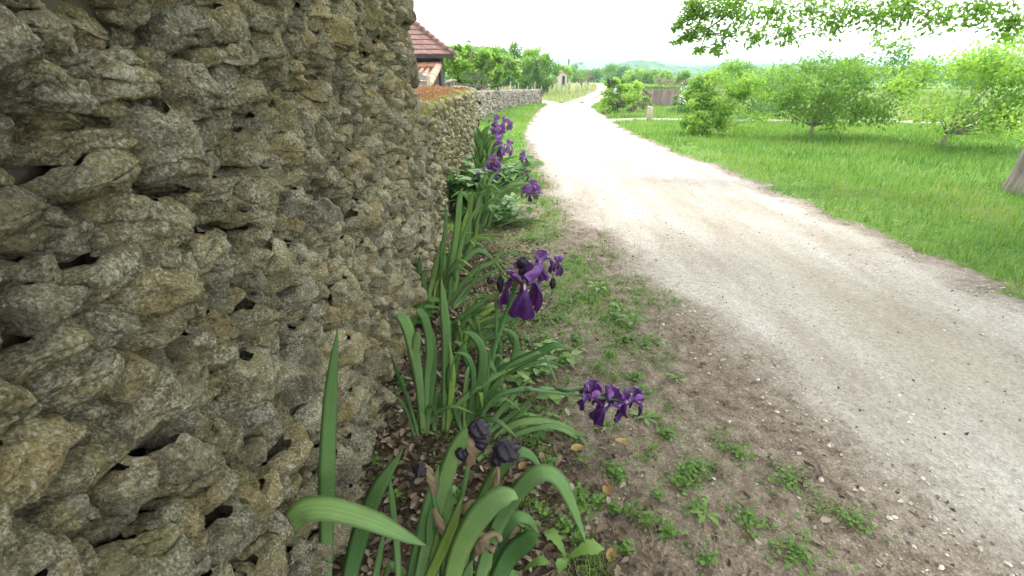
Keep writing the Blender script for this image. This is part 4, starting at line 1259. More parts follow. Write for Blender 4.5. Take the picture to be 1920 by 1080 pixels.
# bearded iris bloom: three hanging falls, three standards closing over the middle
def petal_grid(kind, r, nu=15, nv=13):
    s = np.linspace(0, 1, nu); c = np.linspace(-1, 1, nv); S, Cc = np.meshgrid(s, c, indexing='ij')
    sag = r.uniform(.8, 1.15)
    if kind == 'fall':
        w = np.interp(s, [0, .2, .45, .7, .9, 1], [.08, .10, .15, .28, .42, .30])
        x = .08 + .68 * np.sin(np.minimum(s * 1.9, 1.75)) * (1 - .20 * s); z = .10 + .22 * np.sin(s * 2.6) * (s < 1.2) - 1.18 * s ** 1.8 * sag
        X = x[:, None] - .10 * Cc ** 2 * S; Y_ = w[:, None] * Cc; Z = z[:, None] - .10 * Cc ** 2 * (1 - .3 * S)
    else:
        w = np.interp(s, [0, .2, .5, .75, .92, 1], [.07, .20, .42, .46, .30, .10])
        x = .06 + .34 * np.sin(s * 2.5) * sag; z = .05 + .92 * s - .14 * s ** 3
        X = x[:, None] - .22 * Cc ** 2 * w[:, None] * 1.6; Y_ = w[:, None] * Cc; Z = z[:, None] + .04 * Cc
    ph = r.uniform(0, 6)
    ruf = .085 * S * np.abs(Cc) ** 1.5 * np.sin(S * 13 + ph + Cc * 3) + .06 * S ** 2 * np.sin(Cc * 7 + ph) + .03 * np.sin(S * 6 + Cc * 4 + ph)
    if kind == 'fall': X = X + ruf
    else: X = X + ruf * 1.2
    v = np.stack([X.ravel(), Y_.ravel(), Z.ravel()], 1)
    edge = .28 * np.abs(Cc.ravel()) ** 3 + .15 * S.ravel() ** 6
    rn = edge + (.30 if kind == 'fall' else .55) + .28 * (1 - S.ravel()) * (kind == 'fall') + .25 * S.ravel() * (kind != 'fall') + .05 * r.normal(size=S.size)
    return v, stone_faces(nv, nu), np.clip(rn, 0, 1)

def bloom(parent, c, size, r, yaw=None, tilt=None, light=0.0, name='flower'):
    """size: about the overall width; the flower is a part, its petals are sub-parts"""
    c = np.asarray(c, float); sc = size * .62; sz_near = np.linalg.norm(c - EYE) < 3.0
    yaw = r.uniform(0, 2) if yaw is None else yaw
    tl = (r.normal(0, .18), r.normal(0, .18)) if tilt is None else tilt
    Rx = np.array([[1, 0, 0], [0, math.cos(tl[0]), -math.sin(tl[0])], [0, math.sin(tl[0]), math.cos(tl[0])]])
    Ry = np.array([[math.cos(tl[1]), 0, math.sin(tl[1])], [0, 1, 0], [-math.sin(tl[1]), 0, math.cos(tl[1])]])
    Rt = Rx @ Ry
    mb = MB(); pts = np.array([[0, 0, -.62], [0, 0, -.3], [0, 0, 0], [0, 0, .18]]) @ Rt.T * sc + c
    mb.tube(spline(pts, 8), np.array([.05, .065, .08, .09, .09, .1, .09, .04]) * sc * 1.1, 8, .6)
    f = mb.build(name, M_spathe if light >= 0 else M_wither, parent)
    for kind, off, nm in (('fall', 0, 'fall_petal'), ('stand', math.pi / 3, 'standard_petal')):
        for k in range(3):
            a = yaw + off + k * 2 * math.pi / 3 + r.normal(0, .12)
            v, q, rn = petal_grid(kind, r)
            if kind == 'stand' and r.random() < .35: v[:, 0] += .35 * v[:, 2] ** 2; v[:, 2] *= .75
            v = v * (1 + r.normal(0, .06)) 
            Rz = np.array([[math.cos(a), -math.sin(a), 0], [math.sin(a), math.cos(a), 0], [0, 0, 1]])
            v = (v @ Rz.T) @ Rt.T * sc + c
            mb = MB(); mb.add(v, q, rnd=np.clip(rn + light, 0, 1))
            o = mb.build(nm, M_petal, f)
            o.parent = f; o.location = (0, 0, 0)
            if kind == 'fall' and sz_near:
                bp = v.reshape(15, 13, 3)[1:6, 6] + np.array([0, 0, .0025]); mb = MB(); mb.tube(bp, np.array([.6, 1, 1, .8, .3]) * .055 * sc, 6, .8)
                o = mb.build('beard', M_beard, f); o.location = (0, 0, 0)
    return f

def blob(parent, c, size, r, mat, name, elong=1.0, axis=(0, 0, 1), rnd=.5):
    """crumpled withered bloom or bud: a wrinkled closed form"""
    n1, n2_ = 56, 30
    lo, la = np.meshgrid(np.linspace(0, 2 * np.pi, n1), np.linspace(-np.pi / 2, np.pi / 2, n2_))
    lo, la = lo.ravel(), la.ravel()
    v = np.stack([np.cos(lo) * np.cos(la), np.sin(lo) * np.cos(la), np.sin(la)], 1)
    tw = 1.6 * v[:, 2]
    ridg = .13 * np.sin(5 * (lo + tw) + 2 * vnoise(v * 1.5 + 9, 3)) * np.cos(la) + .06 * np.sin(13 * (lo + 1.5 * tw)) * np.cos(la) + .15 * fbm(v * 1.9 + r.uniform(0, 40), 3, 5)
    v = v * (1 + ridg)[:, None]
    v[:, 2] *= elong; v[:, :2] *= np.interp(v[:, 2] / elong, [-1, .2, 1], [.75, 1, .62])[:, None]
    ax = np.asarray(axis, float); ax /= np.linalg.norm(ax)
    a1 = np.cross(ax, [0.2, 1, .1]); a1 /= np.linalg.norm(a1); a2 = np.cross(ax, a1)
    v = v @ np.array([a1, a2, ax]) * size / 2 + np.asarray(c, float)
    mb = MB(); mb.add(v, stone_faces(n1, n2_), rnd=np.clip(rnd + 1.2 * ridg, 0, 1))
    return mb.build(name, mat, parent)

def stalk(parent, Y, pts, wpx, n=14, rnd=.4):
    P = [px3(p_, Y) for p_ in pts]
    t_ = np.linalg.norm(P[len(P) // 2] - EYE); rr = wpx / 2 / FPX * t_
    mb = MB(); p = spline(P, n); mb.tube(p, np.linspace(rr * 1.15, rr * .8, n), 9, rnd)
    mb.build('flower_stem', M_stem, parent)
    return p[-1]

def spathe(parent, Y, pts, wpx, rnd=.5):
    P = [px3(p_, Y) for p_ in pts]
    t_ = np.linalg.norm(P[0] - EYE); rr = wpx / 2 / FPX * t_
    mb = MB(); r_ = np.random.default_rng(int(pts[0][0] * 7 + pts[0][1]))
    for q in range(3):                                              # overlapping dry bracts
        off = r_.normal(0, rr * .28, 3); n = 26; p = spline([x + off * (k / (len(P) - 1)) for k, x in enumerate(P)], n); s_ = np.linspace(0, 1, n)
        T = np.gradient(p, axis=0); T /= np.linalg.norm(T, axis=1)[:, None]; vd = p - EYE; vd /= np.linalg.norm(vd, axis=1)[:, None]
        A = np.cross(T, vd); A /= np.linalg.norm(A, axis=1)[:, None]; B = np.cross(T, A)
        w = rr * np.interp(s_, [0, .15, .45, .75, 1], [.35, .8, 1.0, .75, .12]) * r_.uniform(.75, 1.05)
        m_ = 11; th = np.linspace(-1.9, 1.9, m_) + q * 2.1
        wr = 1 + .16 * np.sin(s_[:, None] * r_.uniform(14, 22) + th[None] * 3 + q) + .12 * vnoise(np.stack([np.repeat(s_ * 9, m_), np.tile(th * 3, n), np.full(n * m_, q * 3.3)], 1), 4).reshape(n, m_)
        v = p[:, None] + (w[:, None] * wr)[:, :, None] * (A[:, None] * np.cos(th)[None, :, None] + B[:, None] * np.sin(th)[None, :, None] * .6)
        mb.add(v.reshape(-1, 3), stone_faces(m_, n), rnd=np.clip(np.repeat(s_, m_) * .5 + .2 + .3 * (wr.ravel() - 1) * 3, 0, 1))
    return mb.build('spathe', M_spathe, parent)

rb_ = np.random.default_rng(400)
def plant(px, py, label, Y=None, group='iris plants along the foot of the walls'):
    g_ = gnd(px, min(py, 1400)); 
    if Y is not None: g_ = at(px, py, Y)
    return thing('iris_plant', (g_[0], g_[1], float(gz(g_[0], g_[1]))), label, 'iris', group), g_[1]

# -- nearest plant, bottom of the picture
t, Y = plant(850, 1150, 'nearest iris, broad arching leaves and withered brown and black blooms')
Ya = Y + .05
leaf(t, Ya, [(640, 1200), (660, 1060), (700, 935), (757, 840)], 36, rnd=.15)
leaf(t, Ya, [(752, 1200), (745, 1040), (736, 950), (729, 884)], 14, rnd=.3)
leaf(t, Ya, [(690, 1160), (706, 1070), (722, 985)], 13, rnd=.4)
leaf(t, Ya, [(765, 1220), (795, 1040), (825, 930), (853, 845), (880, 812), (884, 836, .05)], 34, rnd=.55, twist=.2)
leaf(t, Ya, [(745, 1220), (775, 1080), (805, 950), (823, 870)], 32, rnd=.35)
leaf(t, Ya, [(790, 1200), (815, 1040), (840, 940), (855, 920), (862, 945, .08)], 26, rnd=.7, prof='leaf')
leaf(t, Ya - .06, [(765, 1160), (815, 1060), (848, 985), (866, 930)], 22, rnd=.95)
leaf(t, Ya - .12, [(835, 1200), (850, 1070), (885, 985), (925, 940), (955, 930), (972, 936)], 48, rnd=.7, twist=.1, fold=.05)
leaf(t, Ya - .02, [(880, 1160), (918, 1020), (965, 930), (1010, 888), (1048, 900), (1078, 960), (1100, 1022)], 36, rnd=.45, twist=.6)
leaf(t, Ya + .08, [(855, 1130), (880, 1000), (920, 905), (963, 853), (995, 855), (1022, 893)], 28, rnd=.4, twist=.3)
leaf(t, Ya, [(905, 1150), (950, 1050), (990, 1012), (1010, 1000)], 38, rnd=.1)
leaf(t, Ya + .05, [(900, 1120), (930, 1030), (960, 975), (990, 975), (1010, 1002)], 26, rnd=.2)
leaf(t, Ya, [(900, 1200), (903, 1110), (912, 1060), (925, 1020)], 22, rnd=.85)
leaf(t, Ya - .04, [(870, 1200), (872, 1100), (885, 1050)], 24, rnd=.5)
leaf(t, Ya, [(800, 1200), (768, 1100), (735, 1060), (716, 1100)], 16, rnd=.3)
leaf(t, Ya, [(820, 1210), (808, 1080), (806, 990), (812, 930)], 18, rnd=.25)
leaf(t, Ya, [(850, 1210), (835, 1080), (838, 1020), (850, 960)], 22, rnd=.6)
e = stalk(t, Ya, [(838, 1200), (830, 1030), (816, 950), (811, 925)], 8)
spathe(t, Ya, [(814, 930), (812, 900), (800, 872)], 17)
blob(t, px3((787, 880), Ya), .04, rb_, M_wither, 'withered_flower', 1.0, (-1, 0, .2))
spathe(t, Ya - .01, [(841, 1020), (826, 985), (812, 950)], 13, .3)
e = stalk(t, Ya, [(842, 1200), (852, 1000), (868, 920), (878, 870)], 10)
spathe(t, Ya, [(878, 878), (885, 840), (880, 812)], 24)
blob(t, px3((867, 848), Ya), .038, rb_, M_wither, 'withered_flower', 1.3)
blob(t, px3((898, 806), Ya - .01), .055, rb_, M_wither, 'withered_flower', 1.0, rnd=.8)
blob(t, px3((902, 828), Ya), .036, rb_, M_wither, 'withered_flower', 1.5, (.3, 0, -1))
stalk(t, Ya, [(848, 1200), (865, 1010), (905, 940), (928, 905), (931, 880)], 8)
spathe(t, Ya - .01, [(858, 962), (880, 950), (908, 935)], 14, .4)
spathe(t, Ya - .01, [(915, 930), (928, 905), (932, 872)], 12, .4)
blob(t, px3((950, 845), Ya - .01), .066, rb_, M_wither, 'withered_flower', .85, (.2, 0, 1), .35)
blob(t, px3((932, 862), Ya), .03, rb_, M_wither, 'withered_flower', 1.6)
stalk(t, Ya, [(855, 1210), (875, 1080), (893, 1030)], 9)
spathe(t, Ya - .02, [(893, 1040), (905, 1010), (902, 995)], 22)
mbr = MB(); cc_ = px3((918, 1015), Ya - .03); th = np.linspace(0, 5.2, 16)
mbr.tube(np.stack([cc_[0] + .028 * np.cos(th), cc_[1] + .01 * np.sin(th * 2), cc_[2] + .026 * np.sin(th)], 1), .009, 7, rb_.uniform(.2, .9))
mbr.build('withered_flower', M_spathe, t)
blob(t, px3((924, 1024), Ya - .02), .036, rb_, M_wither, 'withered_flower', .8)
# plant at the left edge
t, Y = plant(560, 1200, 'iris at the left, one tall upright blade before the wall and one leaf lying across', Y=.95)
t.location = (-.42, .95, 0)
leaf(t, 1.0, [(604, 1300), (611, 1050), (613, 880), (620, 740), (633, 612)], 30, rnd=.3, twist=0)
leaf(t, .88, [(520, 1300), (515, 1080), (548, 975), (600, 953), (690, 973), (755, 1003), (801, 1024)], 44, rnd=.6, twist=.4)
leaf(t, .95, [(500, 1300), (470, 1050), (455, 900), (470, 800)], 34, rnd=.4)
leaf(t, .95, [(480, 1300), (420, 1100), (370, 1010), (330, 1020)], 30, rnd=.5)
leaf(t, .95, [(540, 1300), (545, 1150), (560, 1050), (570, 960)], 26, rnd=.7)
# -- second plant by the wall (torn leaf tips)
t, Y = plant(793, 815, 'iris with upright pale-based leaves and torn tips close to the tall wall')
leaf(t, Y, [(795, 815), (786, 720), (775, 655), (762, 610), (748, 588)], 24, prof='cut', rnd=.55, twist=.1)
leaf(t, Y, [(792, 813), (787, 740), (778, 680), (783, 622)], 17, prof='cut', rnd=.6, twist=.1)
leaf(t, Y + .03, [(799, 812), (800, 720), (806, 650), (797, 600), (783, 580)], 17, prof='cut', rnd=.35)
leaf(t, Y, [(787, 822), (768, 760), (745, 700), (727, 650)], 9, rnd=.05, twist=1.0)
leaf(t, Y, [(780, 825), (765, 775), (742, 740)], 8, rnd=.1)
leaf(t, Y + .05, [(800, 815), (812, 700), (812, 640), (802, 600)], 15, rnd=.2)
leaf(t, Y + .06, [(815, 806), (818, 775), (829, 742)], 11, rnd=.5)
leaf(t, Y + .02, [(834, 808), (836, 720), (837, 640), (832, 570), (827, 520)], 21, rnd=.45, twist=.1)
leaf(t, Y + .01, [(838, 806), (846, 730), (848, 690), (842, 640)], 14, rnd=.95, twist=.1)
leaf(t, Y + .1, [(842, 800), (850, 720), (862, 660), (878, 635)], 9, rnd=.3)
# -- third plant with the flower stalk lying towards the track
t, Y = plant(880, 812, 'iris whose fallen flower stalk lays three violet blooms out on the bare ground')
leaf(t, Y, [(876, 812), (887, 760), (903, 700), (904, 655), (886, 628), (866, 622)], 21, rnd=.2, twist=.2)
leaf(t, Y, [(882, 812), (900, 770), (928, 725), (955, 688)], 17, rnd=.3)
leaf(t, Y, [(868, 812), (858, 790), (868, 752)], 13, rnd=.25)
leaf(t, Y, [(898, 822), (935, 775), (965, 740), (998, 706)], 14, rnd=.5)
leaf(t, Y, [(922, 824), (955, 795), (998, 755)], 10, rnd=.4)
leaf(t, Y, [(840, 795), (853, 765), (885, 735), (930, 705), (968, 688)], 13, rnd=.75)
leaf(t, Y + .1, [(890, 800), (925, 712), (965, 683), (1010, 662), (1042, 647), (1068, 655)], 22, rnd=.1, twist=.4)
leaf(t, Y + .1, [(892, 800), (935, 715), (975, 690), (1020, 677), (1062, 688)], 8, rnd=.2)
leaf(t, Y + .1, [(888, 800), (940, 700), (985, 672), (1018, 662), (1034, 695), (1052, 735)], 9, rnd=.5)
leaf(t, Y, [(884, 812), (905, 760), (912, 705), (921, 650)], 14, rnd=.3)
leaf(t, Y - .02, [(892, 850), (930, 815), (975, 792), (1030, 792), (1080, 812), (1116, 862)], 16, rnd=.65, twist=.5)
leaf(t, Y - .04, [(896, 860), (940, 828), (990, 806), (1040, 800), (1085, 822), (1117, 852)], 13, rnd=.5, twist=.5)
leaf(t, Y, [(895, 830), (930, 800), (968, 770), (1000, 742)], 12, rnd=.3)
leaf(t, Y, [(905, 838), (960, 828), (1000, 812), (1040, 806)], 8, rnd=.35)
leaf(t, Y, [(870, 815), (850, 760), (842, 700), (860, 655)], 15, rnd=.15)
leaf(t, Y + .06, [(876, 806), (895, 700), (905, 668), (925, 690), (935, 720)], 14, rnd=.2)
leaf(t, Y, [(872, 812), (888, 720), (878, 670), (850, 660)], 13, rnd=.15)
p1 = stalk(t, Y - .05, [(888, 808), (925, 748), (985, 729), (1050, 731), (1100, 728)], 9)
p2 = stalk(t, Y - .06, [(985, 729), (1040, 736), (1110, 744), (1160, 750)], 6)
for (px, py, sz, tl) in ((1106, 742, 52, (.5, -.1)), (1142, 757, 56, (.2, .3)), (1184, 752, 46, (.3, 0))):
    q_ = px3((px, py + 16), Y - .06); q_[1] = min(q_[1], gnd(px, py + 42)[1] - .02); c = at(px, py, q_[1])
    bloom(t, c, sz / FPX * np.linalg.norm(c - EYE) * 1.12, rb_, tilt=tl, light=-.04)
# -- fourth: stalk with the big open bloom
t, Y = plant(905, 742, 'iris carrying the large drooping violet bloom and dark buds on tall stalks')
leaf(t, Y, [(905, 742), (930, 690), (938, 650), (925, 610)], 12, rnd=.3)
leaf(t, Y, [(900, 742), (880, 690), (866, 650), (850, 640)], 14, rnd=.2)
leaf(t, Y, [(910, 745), (950, 700), (968, 650), (962, 625), (940, 615)], 13, rnd=.35)
stalk(t, Y - .1, [(908, 742), (925, 660), (930, 640), (948, 590), (965, 540), (972, 505)], 9)
stalk(t, Y - .1, [(930, 640), (931, 600), (930, 560), (927, 548)], 7)
spathe(t, Y - .1, [(930, 580), (930, 560), (926, 545)], 9)
Yb = Y - .14
c = at(982, 534, Yb); bloom(t, c, 82 / FPX * np.linalg.norm(c - EYE) * 1.15, rb_, yaw=-1.5, tilt=(.15, .1), light=.0)
spathe(t, Yb, [(968, 535), (966, 512), (972, 503)], 15)
blob(t, at(938, 532, Yb), .028, rb_, M_wither, 'bud', 2.6, (.05, 0, 1), .3)
blob(t, at(919, 526, Yb), .026, rb_, M_wither, 'bud', 1.3, (-.5, 0, 1), .5)
blob(t, at(979, 492, Yb), .042, rb_, M_wither, 'withered_flower', 1.2, (.6, 0, 1))
blob(t, at(978, 508, Yb), .036, rb_, M_wither, 'withered_flower', .9)
stalk(t, Yb + .3, [(935, 640), (990, 575), (1012, 530), (1015, 510)], 4)
stalk(t, Yb + .3, [(1000, 555), (1030, 535), (1038, 512)], 3.5)
for (px, py, sz) in ((1017, 490, 40), (1045, 494, 26)):
    c = at(px, py, Yb + .3); bloom(t, c, sz / FPX * np.linalg.norm(c - EYE) * 1.15, rb_, light=.12)
blob(t, at(1000, 504, Yb + .3), .034, rb_, M_wither, 'withered_flower', 1.5, (-.5, 0, 1))
blob(t, at(1051, 508, Yb + .3), .026, rb_, M_wither, 'withered_flower', 2)
blob(t, at(1037, 531, Yb + .3), .03, rb_, M_wither, 'bud', 2.0)
stalk(t, Yb + .3, [(1020, 560), (1034, 552), (1037, 538)], 3)
# -- fifth: leaves leaning right below the bloom
t, Y = plant(872, 660, 'iris of long leaves all leaning right, over the bare ground below the big bloom')
for (pts, w, rn) in [([(868, 660), (880, 612), (905, 590), (945, 566), (965, 560)], 12, .9), ([(866, 655), (850, 615), (885, 580), (945, 541)], 13, .4),
                     ([(872, 655), (900, 612), (930, 595), (968, 580)], 14, .2), ([(874, 650), (915, 615), (950, 600), (985, 590), (1010, 592)], 13, .45),
                     ([(870, 650), (880, 620), (920, 611), (950, 622), (966, 650), (972, 665)], 13, .3), ([(866, 652), (868, 625), (905, 601), (955, 588)], 10, .95),
                     ([(872, 655), (893, 625), (880, 600), (862, 592)], 12, .5), ([(880, 655), (940, 618), (968, 640), (975, 662)], 8, .4), ([(862, 650), (845, 610), (832, 596)], 13, .35),
                     ([(890, 655), (930, 620), (950, 590), (978, 555)], 11, .3)]:
    leaf(t, Y, pts, w, rnd=rn)
# -- sixth: tall clump against the wall
t, Y = plant(832, 575, 'tall upright iris clump hard against the end of the tall wall')
for (pts, w, rn) in [([(838, 570), (846, 510), (856, 440), (862, 372), (868, 350)], 15, .6), ([(829, 560), (828, 490), (835, 430), (836, 376)], 10, .2), ([(800, 585), (810, 530), (822, 480), (832, 446)], 12, .65),
                     ([(785, 570), (786, 520), (787, 476)], 12, .05), ([(851, 560), (862, 470), (870, 420), (878, 390)], 11, .8), ([(847, 560), (860, 470), (885, 405), (905, 378)], 7, .5),
                     ([(810, 590), (820, 530), (848, 502), (878, 512), (896, 552)], 5, .9), ([(796, 590), (797, 545), (794, 515), (808, 505)], 11, .3), ([(842, 575), (860, 540), (895, 505), (925, 490), (955, 453)], 12, .5),
                     ([(845, 580), (880, 535), (915, 515), (940, 500)], 9, .45), ([(812, 590), (806, 545), (815, 512)], 9, .5), ([(835, 570), (842, 520), (846, 480), (840, 450)], 11, .4), ([(822, 585), (836, 540), (835, 505)], 10, .6),
                     ([(845, 585), (868, 560), (890, 525), (905, 490)], 9, .35)]:
    leaf(t, Y, pts, w, rnd=rn)
# -- seventh: small arching clump
t, Y = plant(876, 484, 'small iris with thin pale arching leaves on the littered ground')
for (pts, w, rn) in [([(875, 484), (880, 455), (905, 440), (950, 443)], 4.5, .95), ([(873, 484), (884, 450), (905, 447), (917, 450), (926, 466)], 7, .8), ([(872, 484), (868, 455), (872, 440), (890, 436)], 6, .5),
                     ([(878, 484), (895, 462), (915, 455)], 6, .4), ([(874, 482), (866, 440), (862, 420)], 6, .6), ([(874, 484), (885, 470), (910, 462)], 4, .6), ([(870, 484), (862, 470), (866, 455), (876, 475)], 4, .9)]:
    leaf(t, Y, pts, w, rnd=rn, n=14)

def clump(px, py, label, n, hpx, wpx, r, lean=.55, right=.35, extra=()):
    t, Y = plant(px, py, label)
    g_ = np.array([t.location[0], t.location[1], t.location[2]]); d_ = np.linalg.norm(g_ - EYE)
    h = hpx / FPX * d_ ; w = wpx / FPX * d_
    for k in range(n):
        a = r.uniform(0, 2 * math.pi); l_ = r.uniform(.1, lean) * h; hh = h * r.uniform(.7, 1.12)
        dv = np.array([math.cos(a) * l_ + right * h * r.uniform(-.2, 1), math.sin(a) * l_ * .7, 0])
        dv[0] = max(dv[0], -.8 - g_[0] + .12)
        b_ = g_ + np.array([r.normal(0, .035), r.normal(0, .035), 0])
        droop = r.uniform(0, .45) if np.linalg.norm(dv) > .35 * h else 0
        P = [b_, b_ + dv * .2 + ez * hh * .5, b_ + dv * .6 + ez * hh * (.92 - droop * .3), b_ + dv * 1.05 + ez * hh * (1.05 - droop * 1.3)]
        mb = MB(); ribbon(mb, P, w * r.uniform(.75, 1.2), None, 'leaf', r.uniform(-1.0, 1.0), n=14, rnd=r.uniform(.1, .85)); mb.build('leaf', M_iris, t)
    return t, Y
rc = np.random.default_rng(500)
def head(t, base, px, py, Y, szpx, nbl, rnd_light=.2, spread=10):
    """a stalk from the base with a cluster of blooms at its top"""
    top = at(px, py, Y)
    mb = MB(); b_ = np.array(base); p = spline([b_, b_ * .5 + top * .5 + np.array([rc.normal(0, .02), 0, .02]), top], 9); mb.tube(p, np.linspace(.007, .004, 9), 7, .4); mb.build('flower_stem', M_stem, t)
    m_ = nbl if nbl == 1 else int(nbl * 1.35)
    for k in range(m_):
        c = at(px + (rc.normal(0, spread * .75) if nbl > 1 else 0), py + (k - (m_ - 1) / 2) * spread * .75 + rc.normal(0, 1.5), Y + rc.normal(0, .04))
        bloom(t, c, szpx * (.82 if nbl > 1 else 1) / FPX * np.linalg.norm(c - EYE) * 1.15, rc, light=rnd_light + rc.uniform(-.05, .3), tilt=(rc.normal(0, .45), rc.normal(0, .45)))
t, Y = clump(905, 424, 'iris with thin leaning leaves and a violet bloom cluster nearest the gravel', 20, 85, 8, rc, .5, .6)
g_ = list(t.location)
for pts, w, rn in [([(935, 425), (962, 414), (1000, 412), (1031, 417)], 6, .5), ([(930, 425), (955, 418), (985, 428), (1012, 440)], 4, .1), ([(905, 422), (925, 380), (960, 345), (1000, 318)], 8, .6), ([(900, 422), (905, 403), (920, 403), (942, 415)], 6, .9)]:
    leaf(t, Y, pts, w, rnd=rn, n=14)
head(t, g_, 1000, 357, Y + .25, 25, 3, .25, 7); head(t, g_, 983, 358, Y + .25, 18, 1, .25)
t, Y = clump(893, 398, 'iris with a slanting row of violet blooms leaning off the low wall', 18, 80, 8, rc, .4, .4)
g_ = list(t.location); head(t, g_, 913, 332, Y + .1, 28, 2, .15, 10); head(t, g_, 926, 312, Y + .15, 26, 3, .3, 8)
t, Y = clump(905, 372, 'iris with one thin stalk of small dark blooms, on the grassy side', 16, 75, 7, rc, .45, .7)
g_ = list(t.location); head(t, g_, 985, 293, Y + .5, 16, 2, .3, 8); head(t, g_, 986, 327, Y + .4, 15, 1, .05); head(t, g_, 968, 331, Y + .4, 12, 1, -.1)
t, Y = clump(905, 350, 'iris with the densest head of violet blooms, beside the low wall', 22, 78, 7, rc, .35, .35)
g_ = list(t.location); head(t, g_, 938, 276, Y + .15, 24, 4, .35, 8); head(t, g_, 928, 288, Y + .15, 22, 2, .3, 7)
t, Y = clump(904, 322, 'farthest iris clump, small violet blooms at the corner where the low wall ends', 26, 72, 6, rc, .35, .3)
g_ = list(t.location); head(t, g_, 929, 236, Y + .2, 20, 4, .3, 8); head(t, g_, 938, 248, Y + .2, 15, 2, .2, 5); head(t, g_, 955, 236, Y + .3, 14, 2, .3, 6)
t, Y = clump(886, 455, 'leafy iris without flowers between the tall clump and the nettles', 16, 90, 9, rc, .35, .5)

rx_ = np.random.default_rng(910)
for nm, px, py, n_, hpx, wpx in (('iris_plant.002', 800, 812, 5, 170, 12), ('iris_plant.003', 885, 812, 10, 150, 11), ('iris_plant.004', 905, 742, 6, 120, 10), ('iris_plant.005', 870, 655, 8, 110, 11), ('iris_plant.006', 835, 572, 10, 150, 10), ('iris_plant.007', 874, 484, 6, 60, 5)):
    tt_ = bpy.data.objects[nm]; g_ = np.array(gnd(px, py)); d_ = np.linalg.norm(g_ - EYE); h = hpx / FPX * d_; w = wpx / FPX * d_
    for k in range(n_):
        a = rx_.uniform(-1.3, 1.7); l_ = rx_.uniform(.15, .75) * h; hh = h * rx_.uniform(.5, 1.0); dr = rx_.uniform(0, .75)
        dv = np.array([math.cos(a) * l_, math.sin(a) * l_, 0]); b_ = g_ + np.array([rx_.normal(0, .03), rx_.normal(0, .03), 0])
        P = [b_, b_ + dv * .25 + ez * hh * .5, b_ + dv * .65 + ez * hh * (.85 - dr * .2), b_ + dv * 1.1 + ez * hh * (.95 - dr)]
        mb = MB(); ribbon(mb, P, w * rx_.uniform(.6, 1.1), None, 'leaf', rx_.uniform(-1.2, 1.2), n=18, rnd=rx_.uniform(.1, .9)); mb.build('leaf', M_iris, tt_)

# ------------------------------------------------------------------ broad-leaved weeds
def nettle(px, py, label, n, hpx, lpx, seed, spread=.12, name='nettle', mat=None):
    r = np.random.default_rng(seed); g_ = gnd(px, py)
    t = thing(name, (g_[0], g_[1], float(gz(g_[0], g_[1]))), label, 'nettle' if name == 'nettle' else 'weed', 'broad-leaved weeds among the irises')
    d_ = np.linalg.norm(g_ - EYE); H = hpx / FPX * d_; L_ = lpx / FPX * d_
    ms, ml = MB(), MB()
    for k in range(n):
        b_ = g_ + np.array([r.normal(0, spread), r.normal(0, spread), 0]); b_[0] = max(b_[0], -.60)
        b_[2] = float(gz(b_[0], b_[1]))
        h = H * r.uniform(.55, 1.1); top = b_ + np.array([r.normal(.03, .06), r.normal(0, .05), h])
        p = spline([b_, (b_ + top) / 2 + r.normal(0, .01, 3), top], 7); ms.tube(p, .0028, 5, .5)
        nn_ = max(3, int(h / .05))
        for q_ in range(nn_):
            f = .25 + .75 * (q_ + 1) / nn_; c = b_ + (top - b_) * f; yw = (q_ % 2) * math.pi / 2 + r.uniform(-.3, .3)
            for s_ in (0, math.pi):
                scatter(ml, 'ovate', c[None], L_ * 1.35 * (1.15 - .5 * f) * r.uniform(.8, 1.2), rotmats(1, r, yaw=np.array([yw + s_]), tilt=np.array([r.uniform(-.15, .35)]), roll=np.array([r.uniform(-.3, .3)])), np.array([r.uniform(.1, 1)]))
    ms.build('stem', M_stem, t); ml.build('leaves', mat or M_nettle, t)
    return t
nettle(880, 395, 'dense nettles with big pale green leaves against the low wall', 20, 72, 27, 1, .13)
nettle(950, 418, 'nettles spilling out towards the gravel below the violet bloom cluster', 14, 48, 18, 2, .11)
nettle(915, 345, 'nettles between the two rearmost iris clumps', 10, 50, 26, 3, .16)
nettle(772, 600, 'small mint-like plant at the foot of the tall wall', 6, 38, 24, 4, .05, 'wall_weed')
nettle(728, 725, 'tiny two-leaved seedling at the foot of the tall wall', 2, 12, 15, 5, .01, 'wall_weed')
nettle(1000, 692, 'low clump of round-leaved weed under the long dark iris leaf', 12, 20, 24, 6, .09, 'ground_weed', M_weed)
nettle(1000, 790, 'bright round-leaved weed beside the fallen flower stalk', 12, 14, 16, 7, .10, 'ground_weed', M_weed)

